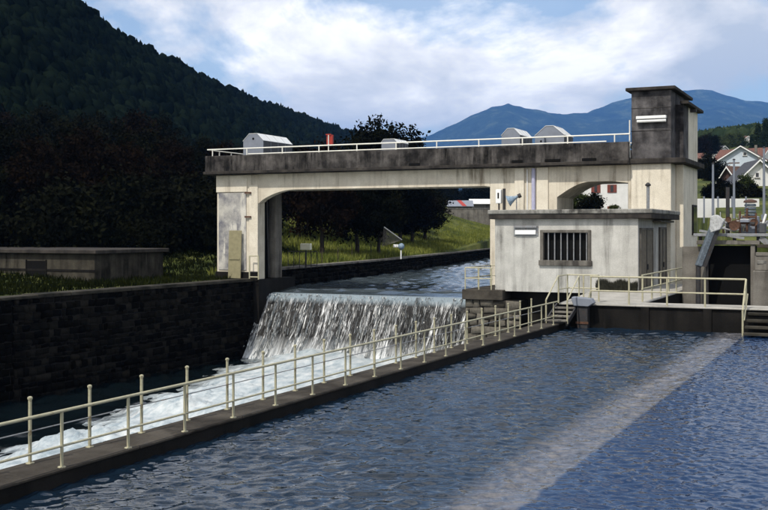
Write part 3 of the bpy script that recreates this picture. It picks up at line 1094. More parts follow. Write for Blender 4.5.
MB().box(XPL - 0.05, XPR + 0.05, BY - 0.14, BY - 0.003, 0.3, zb - 0.12).build('plinth', 'wet_wall', pier, bevel=0.02)
for yy in (193, 217):
    MB().box(PX(246, BY), PX(252, BY), BY - 0.2, BY - 0.101, PZ(249, yy, BY) - 0.05, PZ(249, yy, BY) + 0.07).build('bracket', 'rust', pier)
# right wall with the arched opening, four metres deep
o0, o1 = PX(557, BY), PX(628, BY)
at_ = PZ(590, 181.5, BY)
MB().box(XW0, o0, BY + 0.002, BY + 4.0, -1.5, 8.016).build('arched_wall', 'cream', br, bevel=0.02)
MB().box(o1, -13.99, BY + 0.002, BY + 4.0, -1.5, 8.016).build('arched_wall', 'cream', br, bevel=0.02)
arc = [(o0 + 0.001, at_ - 0.95)]
for k in range(1, 9):
    w = k / 8
    arc.append((o0 + 2.2 * w, at_ - 0.95 + 0.95 * math.sin(w * math.pi / 2)))
arc += [(o1 - 1.0, at_), (o1 - 0.001, at_ - 0.12)]
strip_wall(MB(), arc, 8.014, BY + 0.004, BY + 3.99).build('arch_head', 'cream', br)
for pa, pb in ((515, 524.5), (537, 548.6)):
    MB().box(PX(pa, BY), PX(pb, BY), BY - 0.12, BY, 4.4, 8.0).build('pilaster', 'cream_bright', br, bevel=0.025)
MB().bar((PX(533.5, BY - 0.1), BY - 0.1, 4.6), (PX(533.5, BY - 0.1), BY - 0.1, 7.95), 0.13, 10).build('drain_pipe', 'pipe_lilac', br)
MB().bar((PX(527, BY - 0.1), BY - 0.05, 4.6), (PX(527, BY - 0.1), BY - 0.05, 7.9), 0.04, 6).build('conduit', 'lamp_white', br)

# bridge railing
rl = thing('bridge_railing', (-30, DY0 + 0.15, DT), 'thin white metal railing along the top of the bridge parapet', 'railing')
RZ = 9.88
y0r = DY0 + 0.16
MB().bar((DX0 + 0.1, y0r, RZ), (DX1 + 0.05, y0r, RZ), 0.045).build('top_rail', 'rail_white', rl)
MB().bar((DX0 + 3.6, y0r, DT + 0.07), (DX1 - 1.4, y0r, DT + 0.07), 0.04).build('lower_rail', 'rail_white', rl)
MB().bar((DX0 + 0.12, y0r + 0.02, RZ - 0.01), (DX0 + 0.12, DY1 - 0.2, RZ - 0.01), 0.04).build('return_rail', 'rail_white', rl)
MB().bar((DX0 + 0.12, DY1 - 0.17, RZ), (DX1, DY1 - 0.17, RZ), 0.04).build('rear_rail', 'rail_white', rl)
post_me = shared(MB().bar((0, 0, -0.02), (0, 0, RZ - DT - 0.02), 0.04, 8), 'post', 'rail_white')
x = DX0 + 0.55
while x < DX1:
    place('post', post_me, rl, (x, y0r, DT))
    place('post', post_me, rl, (x, DY1 - 0.17, DT))
    x += 2.95
for y in (67.0, 68.6, 70.4):
    place('post', post_me, rl, (DX0 + 0.12, y, DT))


# gantry hoods on the deck
def hood(pa, pb, y0, y1, ztop, zeave, label, flat=0.4, hole=True):
    xa, xb = PX(pa, y0), PX(pb, y0)
    w = xb - xa
    zb_ = DB + 0.42
    c = w * (1 - flat) / 2
    t = thing('hoist_cover', ((xa + xb) / 2, (y0 + y1) / 2, zb_), label, 'cover', 'sheet metal hoist covers on the bridge')
    MB().box(xa, xb, y0 + 0.02, y1 - 0.02, zb_, zeave).build('side_panel', 'galv_dark', t)  # darker than the end panels: side turned from the sun, shade as colour
    MB().prism_y([(xa, zb_), (xb, zb_), (xb, zeave), (xb - c, ztop), (xa + c, ztop), (xa, zeave)], y0, y0 + 0.019).build('end_panel', 'galv', t)
    MB().prism_y([(xa, zb_), (xb, zb_), (xb, zeave), (xb - c, ztop), (xa + c, ztop), (xa, zeave)], y1 - 0.019, y1).build('end_panel', 'galv', t)
    th = 0.03
    for nm, q0, q1 in (('roof_panel', (xb + 0.03, zeave), (xb - c, ztop + 0.002)), ('roof_panel', (xa + c, ztop + 0.002), (xa - 0.03, zeave)), ('roof_panel', (xb - c, ztop + 0.002), (xa + c, ztop + 0.002))):
        MB().prism_y([q0, q1, (q1[0], q1[1] + th), (q0[0], q0[1] + th)], y0 - 0.03, y1 + 0.03).build(nm, 'white_sheet', t)
    for k in range(1, 4):
        ys2 = y0 + (y1 - y0) * k / 4
        MB().box(xb + 0.001, xb + 0.02, ys2 - 0.02, ys2 + 0.02, zb_, zeave - 0.02).build('seam', 'galv', t)
        q0, q1 = (xb + 0.02, zeave + 0.032), (xb - c, ztop + 0.034)
        MB().prism_y([q0, q1, (q1[0], q1[1] + 0.02), (q0[0], q0[1] + 0.02)], ys2 - 0.025, ys2 + 0.025).build('roof_seam', 'galv_light', t)
    MB().box(xa - 0.05, xb + 0.05, y0 - 0.05, y0 - 0.002, zb_, zb_ + 0.12).build('base_angle', 'dark_steel', t)
    if hole:
        MB().lathe(((xa + xb) / 2, y0 - 0.012, (zeave + ztop) / 2 - 0.1), [(0.09, 0), (0.09, 0.01)], 10, 'Y').build('vent_hole', 'black', t)
    return t


hood(243.3, 263.3, 67.0, 71.2, PZ(253, 133.8, 67), PZ(253, 141, 67), 'pale grey gabled sheet metal cover at the left end of the bridge')
h2 = hood(501.5, 520, 67.0, 69.7, PZ(510, 128.6, 67), PZ(510, 135.5, 67), 'narrow sheet metal cover, left of the pair near the tower', 0.36, False)
h3 = hood(535, 564, 67.0, 69.2, PZ(550, 126, 67), PZ(550, 135.5, 67), 'wide sheet metal cover, right of the pair and nearest the tower', 0.26, False)
xh = PX(541.5, 66.7)
MB().box(xh - 0.2, xh + 0.2, 66.6, 66.98, DB + 0.43, 9.98).build('switch_box', 'galv', h3, bevel=0.01)
MB().lathe((xh, 66.59, 9.72), [(0.07, 0), (0.07, 0.008)], 10, 'Y').build('vent_hole', 'black', h3)
hood(381.5, 396.5, 67.2, 69.2, PZ(388, 139.3, 67.2), PZ(388, 142.5, 67.2), 'small low sheet metal cover half way along the bridge', 0.7, False)
# red marker box on a white post
xm = PX(328.5, 66.4)
mk = thing('marker_post', (xm, 66.4, DB + 0.42), 'red box on a thin white post behind the bridge railing', 'marker')
MB().bar((xm, 66.4, DB + 0.42), (xm, 66.4, PZ(328, 135, 66.4)), 0.035).build('post', 'rail_white', mk)
zb_, zt_ = PZ(328, 145.5, 66.4), PZ(328, 134.8, 66.4)
MB().box(xm - 0.19, xm + 0.29, 66.45, 66.62, zb_, zt_).build('red_box', 'red', mk, bevel=0.02)
MB().box(xm - 0.22, xm + 0.2, 66.38, 66.44, zt_ - 0.02, zt_ + 0.06).build('cap', 'red', mk)

# ------------------------------------------------------------------ tower
TX0, TX1 = -13.97, PX(671, 65.9)
TY0, TY1 = 65.9, 72.0
TT = PZ(650, 90.5, TY0)
tw = thing('gate_tower', (-12.6, 69, -1.5), 'square blackened concrete tower on a cream base at the right end of the bridge', 'tower')
MB().box(TX0, TX1, TY0, TY1, -1.5, 8.05).build('base', 'cream_bright', tw, bevel=0.03)
MB().box(TX0 + 0.03, TX1, TY0 + 0.02, TY1, 8.36, TT).build('shaft', 'tower', tw, bevel=0.03)
for zz_ in (10.05, 11.45):
    MB().box(TX0 + 0.01, TX1 + 0.02, TY0, TY0 + 0.018, zz_, zz_ + 0.035).build('formwork_joint', 'dark_parapet', tw)
MB().box(TX0 - 0.28, TX1 + 0.3, TY0 - 0.28, TY1 + 0.3, TT, TT + 0.2).build('roof_slab', 'roof_dark', tw, bevel=0.03)
MB().box(TX0 - 0.12, TX1 + 0.9, TY0 - 0.3, TY1 + 1.2, 8.05, 8.36).build('ledge', 'roof_dark', tw, bevel=0.03)
AX1 = PX(683.5, 67.5)
an = MB().box(TX1 + 0.002, AX1, 67.5, 73.0, -1.5, 8.048).build('annex_base', 'cream_bright', tw, bevel=0.03)
MB().box(TX1 + 0.002, AX1, 67.5, 69.3, 8.362, 11.75).build('annex_front', 'tower', tw)
MB().box(TX1 + 0.002, AX1 + 0.01, 69.302, 73.0, 8.362, 11.75).build('annex_side', 'cream_bright', tw)
MB().box(TX1 + 0.302, AX1 + 0.35, 67.2, 73.35, 11.75, 11.95).build('annex_roof', 'roof_dark', tw, bevel=0.03)
zw0, zw1 = PZ(694, 235, 71.5), PZ(694, 205, 71.5)
wn_ = MB().box(AX1 - 0.02, AX1 + 0.08, 70.7, 72.4, zw0, zw1).build('window', 'roof_dark', tw)
MB().box(AX1 + 0.081, AX1 + 0.1, 70.85, 72.25, zw0 + 0.15, zw1 - 0.15).build('pane', 'glass', wn_)
lp = MB().box(PX(636.5, 65.75), PX(666.5, 65.75), 65.55, 65.88, PZ(650, 119.0, 65.75), PZ(650, 116.0, 65.75)).build('strip_lamp', 'lamp_white', tw, bevel=0.02)
MB().bar((PX(637, 65.7), 65.7, PZ(650, 120.8, 65.7)), (PX(666, 65.7), 65.7, PZ(650, 120.8, 65.7)), 0.1, 10).build('lamp_tube', 'lamp_white', lp)
zc = PZ(689, 111, 70)
MB().box(AX1 + 0.02, AX1 + 0.4, 69.9, 70.1, zc - 0.1, zc + 0.12).build('flood_lamp', 'dark_steel', tw, bevel=0.02)
MB().bar((TX0 - 0.06, TY0 - 0.06, 8.4), (TX0 - 0.06, TY0 - 0.06, PZ(635, 120, TY0)), 0.04, 6).build('corner_pipe', 'rail_white', tw)

# ------------------------------------------------------------------ control house
HX0, HX1 = PX(495, HY), PX(638, HY)
HB = 0.55
RB = PZ(560, 219, HY)
RT = PZ(560, 209.5, HY)
ho = thing('control_house', ((HX0 + HX1) / 2, 62, HB), 'flat roofed pale concrete control house with a barred window', 'building')
wx0, wx1, wz0, wz1 = PX(541, HY), PX(590.5, HY), PZ(565, 264, HY), PZ(565, 231, HY)
mb = MB()
mb.box(HX0, wx0, HY, HY + 0.35, HB, RB)
mb.box(wx1, HX1, HY, HY + 0.35, HB, RB)
mb.box(wx0, wx1, HY, HY + 0.35, HB, wz0)
mb.box(wx0, wx1, HY, HY + 0.35, wz1, RB)
mb.box(HX0, HX0 + 0.3, HY + 0.35, BY - 0.15, HB, RB)
mb.box(HX1 - 0.3, HX1, HY + 0.35, BY - 0.15, HB, RB)
wall = mb.build('wall', 'house_wall', ho)
MB().box(HX0 + 0.3, HX1 - 0.3, HY + 0.36, BY - 0.16, HB, HB + 0.2).build('floor', 'wet_wall', ho)
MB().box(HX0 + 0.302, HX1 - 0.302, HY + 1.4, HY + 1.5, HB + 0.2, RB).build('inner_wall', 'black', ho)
xr1 = PX(676.5, BY - 1.2)
MB().box(HX0 - 0.25, xr1, HY - 0.3, BY - 0.16, RB, RB + 0.28).build('roof_fascia', 'roof_dark', ho, bevel=0.03)
MB().box(HX0 - 0.32, xr1 + 0.04, HY - 0.36, BY - 0.13, RB + 0.282, RT).build('roof', 'roof_light', ho, bevel=0.04)
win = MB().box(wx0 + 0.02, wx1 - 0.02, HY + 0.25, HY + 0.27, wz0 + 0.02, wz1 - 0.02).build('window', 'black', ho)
mb = MB()
fw = 0.14
mb.box(wx0 - 0.04, wx0 + fw, HY - 0.07, HY + 0.24, wz0, wz1)
mb.box(wx1 - fw, wx1 + 0.04, HY - 0.07, HY + 0.24, wz0, wz1)
mb.box(wx0 - 0.04, wx1 + 0.04, HY - 0.075, HY + 0.245, wz1 - fw * 0.7, wz1 + 0.06)
mb.box(wx0 - 0.1, wx1 + 0.1, HY - 0.14, HY + 0.246, wz0 - 0.1, wz0 + 0.2)
mb.build('frame', 'ground_conc', win, bevel=0.02)
nb_ = 7
bar_me = shared(MB().bar((0, 0, wz0 + 0.15), (0, 0, wz1 - 0.08), 0.035, 6), 'bar', 'steel_grey')
for k in range(nb_):
    place('bar', bar_me, win, (wx0 + fw + (wx1 - wx0 - 2 * fw) * (k + 0.75) / nb_, HY + 0.06, 0))
lx0, lx1, lz0, lz1 = PX(514, HY), PX(538.5, HY), PZ(526, 236, HY), PZ(526, 225.5, HY)
wlmp = MB().box(lx0, lx1, HY - 0.05, HY - 0.001, lz0, lz1).build('wall_lamp', 'steel_grey', ho, bevel=0.015)
MB().box(lx0 + 0.1, lx1 - 0.12, HY - 0.16, HY - 0.052, lz0 + 0.08, lz0 + 0.33).build('lamp_cover', 'lamp_white', wlmp, bevel=0.02)
MB().box(lx0 + 0.04, lx1 - 0.06, HY - 0.20, HY - 0.053, lz1 - 0.12, lz1 - 0.03).build('lamp_hood', 'steel_grey', wlmp)
# side doors, frames, canopy
for (ya, yb, zt_, mt) in ((57.95, 61.2, 4.0, 'wood_door'), (63.4, 65.3, 4.05, 'wood_door')):
    dr = MB().box(HX1 + 0.001, HX1 + 0.05, ya, yb, PT + 0.02, zt_).build('door', mt, ho)
    mb = MB()
    for y in (ya - 0.12, yb):
        mb.box(HX1 + 0.002, HX1 + 0.1, y, y + 0.12, PT + 0.02, zt_ + 0.12)
    mb.box(HX1 + 0.002, HX1 + 0.099, ya, yb, zt_ + 0.002, zt_ + 0.12)
    mb.build('frame', 'ground_conc', dr)
    ym = (ya + yb) / 2
    MB().box(HX1 + 0.052, HX1 + 0.075, ym - 0.04, ym + 0.04, PT + 0.03, zt_ - 0.01).build('cover_strip', 'dark_steel', dr)
    MB().box(HX1 + 0.052, HX1 + 0.12, ym + 0.15, ym + 0.2, 1.8, 2.1).build('handle', 'dark_steel', dr)
MB().box(HX1 + 0.001, HX1 + 0.5, 61.5, 65.6, PZ(663, 222.5, 63.5), PZ(663, 220.5, 63.5)).build('door_canopy', 'ground_conc', ho, bevel=0.02)
rgm = random.Random(4)
mb = MB()
for k in range(2400):
    x = rgm.uniform(-14.0, HX1 - 0.05)
    w, h = rgm.uniform(0.015, 0.04), rgm.uniform(0.12, 0.5) + 0.2 * math.sin(x * 3.1) ** 2
    yb = HY - rgm.uniform(0.01, 0.22)
    mb.add([(x - w, yb, PT), (x + w, yb, PT), (x + rgm.uniform(-.12, .12), yb - rgm.uniform(-0.1, 0.15), PT + h)], [(0, 1, 2)])
tag(mb.build('moss_fringe', 'moss', ho), kind='stuff')
# roof pieces: stove pipe, horn loudspeaker, white lamp box
xp = PX(648, 62)
sp = thing('vent_pipe', (xp, 62, RT), 'thin dark vent pipe standing on the control house roof', 'pipe')
MB().bar((xp, 62, RT - 0.02), (xp, 62, PZ(648, 186, 62)), 0.09, 10).build('pipe', 'steel_grey', sp)
MB().lathe((xp, 62, PZ(648, 186, 62)), [(0.15, 0), (0.17, 0.08), (0.05, 0.2)], 10).build('cowl', 'dark_steel', sp)
yh = 60.5
xh, zh = PX(508, yh), PZ(508, 201, yh)
hn = thing('horn_loudspeaker', (PX(517, yh), yh, RT), 'blue grey horn loudspeaker on a bracket at the left roof edge', 'loudspeaker')
cn = Vector((PX(519, yh) - xh, 0.15, PZ(519, 195.5, yh) - zh))
mb = MB()
a0_ = Vector((xh, yh, zh))
for r0, r1, f0, f1 in ((0.36, 0.26, 0.0, 0.18), (0.26, 0.10, 0.18, 0.62), (0.10, 0.08, 0.62, 0.85)):
    mb.bar(a0_ + cn * f0, a0_ + cn * f1, r0, 14, r1)
mb.build('horn', 'steel_blue', hn, smooth=False)
MB().bar(a0_ + cn * 0.85, a0_ + cn * 1.1, 0.13, 12).build('driver', 'dark_steel', hn)
MB().bar((PX(516, yh), yh + 0.1, RT - 0.02), (PX(516, yh), yh + 0.1, zh + 0.2), 0.035, 6).build('bracket', 'steel_grey', hn)
xb_ = PX(499, yh)
lb = thing('lamp_box', (xb_, yh, RT), 'white rectangular lamp box on a post beside the horn loudspeaker', 'lamp')
zl0, zl1 = PZ(499, 203.5, yh), PZ(499, 189.5, yh)
MB().box(xb_ - 0.17, xb_ + 0.17, yh - 0.15, yh + 0.15, zl0, zl1).build('housing', 'lamp_white', lb, bevel=0.03)
MB().box(xb_ - 0.04, xb_ + 0.05, yh - 0.17, yh - 0.151, zl0 + 0.3, zl1 - 0.2).build('slot', 'black', lb)
MB().bar((xb_, yh, RT - 0.02), (xb_, yh, zl0 + 0.02), 0.05, 8).build('post', 'dark_steel', lb)
MB().box(xb_ + 0.26, xb_ + 0.38, yh - 0.1, yh + 0.1, RT - 0.01, zl1 + 0.05).build('side_plate', 'dark_steel', lb)

# stone pier under the house corner with its balcony slab
pr = thing('river_pier', (-20.6, 61, POOL - 1), 'mossy stone pier under the left corner of the control house', 'pier')
px0, px1 = PX(462.5, 57.1), PX(503, 57.1)
MB().box(px0 + 0.12, px1 + 1.0, 57.25, 70.0, POOL - 1, 0.04).build('core', 'wet_wall', pr)
stones('stone_facing', (px0 + 0.1, 57.25), (px1 + 1.0, 57.25), POOL, 0.02, 0.5, 'stone_pier', pr, 61, light=0.6)
MB().box(px0, px1, 57.0, 66.0, 0.05, 0.62).build('balcony_slab', 'walk_top', pr, bevel=0.03)
MB().box(HX0 + 0.02, -14.1, HY + 1.0, HY + 1.4, POOL - 1, HB - 0.01).build('undercroft_wall', 'wet_wall', pr)
bl = thing('balcony_railing', (px0, 57.1, 0.62), 'small cream railing round the balcony at the waterfall edge', 'railing')
bz0, bzt = 0.62, 1.85
c1, c2, c3 = (px0 + 0.15, 57.15), (px0 + 0.15, 61.5), (HX0 - 0.02, 57.15)
for nm, z in (('top_rail', bzt), ('mid_rail', 1.25)):
    MB().path([(c3[0], c3[1], z), (c1[0], c1[1], z), (c2[0], c2[1], z), (HX0 - 0.02, 61.5, z)], 0.035, 6).build(nm, 'rail', bl)
pm = shared(MB().bar((0, 0, 0), (0, 0, bzt - bz0), 0.035, 6), 'post', 'rail')
for q in (c1, ((c1[0] + c3[0]) / 2, 57.15), (HX0 - 0.1, 57.15), (c1[0], 59.3), c2, ((c1[0] + c3[0]) / 2, 61.5)):
    place('post', pm, bl, (q[0], q[1], bz0))

# ------------------------------------------------------------------ platform, walkway, stairs
pf = thing('platform', (-8, 50, -1.5), 'pale concrete working platform above a black wet wall, behind the canal', 'platform')
LEFT = [(-13.0, PY_), (-9.62, PY_), (-9.62, 65.7), (-14.15, 65.7), (-14.15, HY)]
MB().prism_z(LEFT, 0.68, PT).build('deck', 'deck', pf, bevel=0.02)
MB().box(-9.618, 9.8, PY_, 48.3, 0.68, PT).build('deck', 'deck', pf, bevel=0.02)
MB().box(-12.98, 9.8, PY_ + 0.12, 47.2, -1.5, 0.678).build('front_wall', 'wet_wall', pf)
MB().box(-13.0, -9.7, 47.202, 65.6, -1.5, 0.676).build('core', 'wet_wall', pf)
for k in range(7):
    x = -12.0 + k * 2.6
    MB().box(x, x + 0.35, PY_ + 0.02, PY_ + 0.118, -1.2, 0.675).build('buttress', 'wet_wall', pf)
wkx0, wkx1 = -13.35, -12.44
wk = thing('walkway', (-12.85, 26, POOL - 1), 'narrow dark concrete dividing wall with a walkway between canal and foam', 'walkway')
y = 2.0
while y < 44.3:
    y2 = min(y + 3.5, 44.4)
    MB().box(wkx0, wkx1, y + 0.008, y2 - 0.008, -0.06, 0.0).build('walk_slab', 'walk_top', wk, bevel=0.015)
    y = y2
MB().box(wkx0 + 0.03, wkx1 - 0.03, 2, 46.2, POOL - 1, -0.062).build('wall_body', 'wet_wall', wk)
st = thing('stairs', (-12.7, 45.4, -0.2), 'short flight of steps from the walkway up to the platform', 'stairs')
for k in range(4):
    z = PT * (k + 1) / 5
    ya = 44.42 + k * 0.46
    MB().box(-13.05, -12.15, ya, ya + 0.5, z - 0.07, z).build('tread', 'ground_conc', st, bevel=0.01)
for x in (-13.09, -12.14):
    MB().beam((x, 44.4, 0.0), (x, 46.28, PT - 0.1), 0.06, 0.2).build('stringer', 'dark_steel', st)
# stair handrail cluster
sr = thing('stair_railing', (-12.6, 45.5, 0), 'cream tube handrails around the steps at the walkway end', 'railing')
top = PT + 1.2
for x in (-13.05, -12.12):
    MB().path([(x, 44.45, 1.0), (x, 46.35, top)], 0.035, 6).build('handrail', 'rail', sr)
    MB().bar((x, 44.45, 0), (x, 44.45, 1.0), 0.035, 6).build('post', 'rail', sr)
    MB().bar((x, 46.4, PT), (x, 46.4, top), 0.035, 6).build('post', 'rail', sr)
MB().path([(-13.05, 46.4, top), (-13.05, 47.9, top), (-11.6, 47.9, top), (-11.6, 46.45, top)], 0.035, 6).build('landing_rail', 'rail', sr)
MB().path([(-13.05, 46.4, PT + .6), (-13.05, 47.9, PT + .6), (-11.6, 47.9, PT + .6)], 0.03, 6).build('landing_mid_rail', 'rail', sr)
for q in ((-13.05, 47.9), (-12.3, 47.9), (-11.6, 47.9), (-11.6, 46.45)):
    MB().bar((q[0], q[1], PT), (q[0], q[1], top), 0.035, 6).build('post', 'rail', sr)
MB().bar((-11.95, 46.2, -0.2), (-11.6, 46.35, 1.3), 0.03, 6).build('brace', 'rail_dull', sr)
# pale box on a dark pedestal
bxp = thing('cable_box', (-11.95, 46.0, WZ - 0.3), 'pale grey cable box on a dark rusty pedestal beside the steps', 'box')
MB().box(-12.08, -11.6, 45.85, 46.25, -0.8, 0.62).build('pedestal', 'dark_steel', bxp, bevel=0.02)
MB().prism_y([(-12.3, 0.95), (-12.2, 0.68), (-11.55, 0.66), (-11.3, 0.82), (-11.42, 1.02), (-12.28, 1.08)], 45.75, 46.2).build('box_body', 'galv', bxp, bevel=0.03)
MB().box(-12.12, -11.56, 45.81, 45.845, -0.1, 0.0).build('collar', 'rust', bxp)

# walkway railing (front) and capped posts with a cable (rear)
wr = thing('walkway_railing', (-12.5, 26, 0), 'long cream two-rail railing running along the walkway beside the canal', 'railing')
fx = -12.52
MB().path([(fx, 2, 0.95), (fx, 44.4, 0.95)], 0.029, 8).build('top_rail', 'rail', wr)
MB().path([(fx, 2, 0.36), (fx, 44.4, 0.36)], 0.022, 8).build('mid_rail', 'rail', wr)
pm = shared(MB().bar((0, 0, 0), (0, 0, 0.95), 0.028, 8).lathe((0, 0, 0), [(0.07, 0), (0.07, 0.015), (0.03, 0.02)], 8), 'post', 'rail')
y = 14.0 - 1.75 * 6
while y < 44.3:
    place('post', pm, wr, (fx, y, 0))
    y += 1.75
cr = thing('cable_fence', (-13.2, 26, 0), 'taller dull capped posts with a thin cable along the foam side of the walkway', 'fence')
pm = shared(MB().bar((0, 0, 0), (0, 0, 1.1), 0.03, 8).lathe((0, 0, 1.1), [(0.042, 0), (0.042, 0.035), (0.02, 0.05)], 8).lathe((0, 0, 0), [(0.075, 0), (0.075, 0.015), (0.03, 0.02)], 8), 'post', 'rail_dull')
y = 14.0 - 1.52 * 7
while y < 44.2:
    place('post', pm, cr, (-13.22, y, 0))
    y += 1.52
MB().bar((-13.22, 2, 0.55), (-13.22, 44.2, 0.55), 0.012, 6).build('cable', 'steel_grey', cr)

# platform railing
pg = thing('platform_railing', (-8, PY_ + 0.15, PT), 'cream two-rail railing along the front edge of the platform', 'railing')
ry = PY_ + 0.15
rx0, rx1 = PX(597, ry), PX(746, ry)
MB().path([(rx0 - 0.3, ry, top), (rx1, ry, top)], 0.04, 8).build('top_rail', 'rail', pg)
MB().path([(rx0 - 0.3, ry, PT + 0.58), (rx1, ry, PT + 0.58)], 0.034, 8).build('mid_rail', 'rail', pg)
pm = shared(MB().bar((0, 0, 0), (0, 0, top - PT), 0.04, 8), 'post', 'rail')
for px_ in (629, 667, 705, 746):
    place('post', pm, pg, (PX(px_, ry), ry, PT))
rg_ = thing('chamber_railing', (-9.8, 57, PT), 'cream railing receding along the house side above the gate chamber', 'railing')
for nm, z in (('top_rail', top), ('mid_rail', PT + 0.58)):
    MB().path([(-9.8, 48.6, z), (-9.8, 66.4, z)], 0.036, 8).build(nm, 'rail', rg_)
y = 48.7
while y < 66.5:
    place('post', pm, rg_, (-9.8, y, PT))
    y += 2.2
# right stairs going down into the water
s2 = thing('water_stairs', (-4.2, 45.2, -0.6), 'concrete steps descending from the platform into the water at the right edge', 'stairs')
for k in range(5):
    z = PT - 0.24 * (k + 0.6)
    MB().box(-5.0, -2.6, PY_ - 0.42 * (k + 1), PY_ - 0.42 * k - 0.003, z - 0.1, z).build('tread', 'coping', s2, bevel=0.01)
MB().box(-4.96, -2.64, PY_ - 0.3, PY_ - 0.004, -0.8, 0.48).build('core', 'wet_wall', s2)
s3 = thing('water_stair_railing', (-5.1, 45.3, 0), 'cream handrail sloping down beside the steps at the right edge', 'railing')
MB().path([(rx1, ry, top), (rx1 + 0.02, PY_ - 1.2, 0.75), (rx1 + 0.02, PY_ - 1.2, -0.35)], 0.04, 8).build('handrail', 'rail', s3)
MB().path([(rx1 + 0.07, ry - 0.1, PT + 0.6), (rx1 + 0.07, PY_ - 1.2, 0.35)], 0.034, 8).build('lower_rail', 'rail', s3)


# ------------------------------------------------------------------ trees
def crown_mesh(name, seed, h, rx, base, leaf, nclump, per, mat, conifer=False):
    rg = np.random.default_rng(seed)
    if conifer:
        zc = base + (h - base) * rg.random(nclump) ** 1.3
        rad = rx * (1 - (zc - base) / (h - base)) ** 0.9 * rg.uniform(0.55, 1.0, nclump) + 0.1
        th = rg.uniform(0, 6.28, nclump)
        C = np.stack([rad * np.cos(th), rad * np.sin(th), zc], 1)
        sp_ = np.full(nclump, 0.42)
    else:
        d = rg.normal(size=(nclump, 3))
        d /= np.linalg.norm(d, axis=1)[:, None]
        rr = rg.uniform(0.25, 1.0, nclump) ** 0.5
        hz_ = (h - base) / 2
        C = d * rr[:, None] * np.array([rx, rx * 0.95, hz_]) * rg.uniform(0.82, 1.12, nclump)[:, None] + np.array([0, 0, base + hz_])
        C[:, :2] *= (0.75 + 0.35 * np.clip((h - C[:, 2]) / (h - base), 0, 1))[:, None]
        sp_ = rg.uniform(0.38, 0.75, nclump) * rx / 4.2
    cc = np.repeat(C, per, 0)
    n = len(cc)
    pos = cc + rg.normal(size=(n, 3)) * np.repeat(sp_, per)[:, None] * np.array([1, 1, 0.75])
    a = rg.normal(size=(n, 3))
    a /= np.linalg.norm(a, axis=1)[:, None]
    b = np.cross(a, rg.normal(size=(n, 3)))
    b /= np.linalg.norm(b, axis=1)[:, None] + 1e-9
    s = leaf * rg.uniform(0.6, 1.3, n)[:, None]
    V = np.stack([pos - a * s, pos + b * s * 0.55, pos + a * s, pos - b * s * 0.55], 1).reshape(-1, 3)
    me = raw_mesh(name, V, np.arange(4 * n).reshape(n, 4), mat, as_mesh=True)
    return me, C


def trunk_mesh(name, seed, h, base, C, r):
    rg = random.Random(seed)
    mb = MB()
    pts = [Vector((0, 0, -0.4))]
    k = 6
    top_ = base + (h - base) * 0.62
    for i in range(1, k + 1):
        pts.append(Vector((rg.uniform(-.15, .15) * i / 2, rg.uniform(-.15, .15) * i / 2, top_ * i / k)))
    for i in range(k):
        mb.bar(pts[i], pts[i + 1], r * (1.15 - i / k * 0.85), 8, r * (1.15 - (i + 1) / k * 0.85), cap=False)
    for c in rg.sample(list(map(tuple, C)), min(11, len(C))):
        c = Vector(c)
        st_ = pts[rg.randint(2, k - 1)]
        if c.z < st_.z:
            st_ = pts[2]
        mid = st_.lerp(c, 0.5) + Vector((0, 0, 0.3))
        mb.bar(st_, mid, r * 0.42, 6, r * 0.26, cap=False)
        mb.bar(mid, st_.lerp(c, 0.95), r * 0.26, 6, r * 0.08, cap=False)
    return shared(mb, name, 'bark')


TREES = {}


def variety(key, seed, h, rx, base, leaf, nclump, per, mat, r, conifer=False):
    cm, C = crown_mesh('crown', seed, h, rx, base, leaf, nclump, per, mat, conifer)
    TREES[key] = (cm, trunk_mesh('trunk', seed, h, base, C, r), h)


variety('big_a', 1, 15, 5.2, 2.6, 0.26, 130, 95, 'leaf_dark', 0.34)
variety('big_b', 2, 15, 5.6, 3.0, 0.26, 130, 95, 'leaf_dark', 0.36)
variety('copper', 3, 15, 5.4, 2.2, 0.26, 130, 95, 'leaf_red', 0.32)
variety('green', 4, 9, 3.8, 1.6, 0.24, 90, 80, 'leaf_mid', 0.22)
variety('conifer', 5, 14, 3.0, 1.0, 0.24, 170, 60, 'leaf_conifer', 0.22, True)
variety('shrub', 6, 2.6, 1.7, 0.1, 0.13, 50, 80, 'leaf_mid', 0.07)
variety('dark_shrub', 7, 3.6, 2.4, 0.1, 0.17, 60, 90, 'leaf_dark', 0.08)


def tree(key, x, y, s, label, group=None, name='tree', z=None, sz=None, cat='tree'):
    cm, tm, h = TREES[key]
    t = thing(name, (x, y, (gz(x, y) if z is None else z) - 0.05), label, cat, group)
    rot = (x * 7.3 + y * 3.1) % 6.28
    for nm, me in (('crown', cm), ('trunk', tm)):
        o = link(nm, me, t)
        o.rotation_euler.z = rot
        o.scale = (s, s, s if sz is None else sz)
    return t


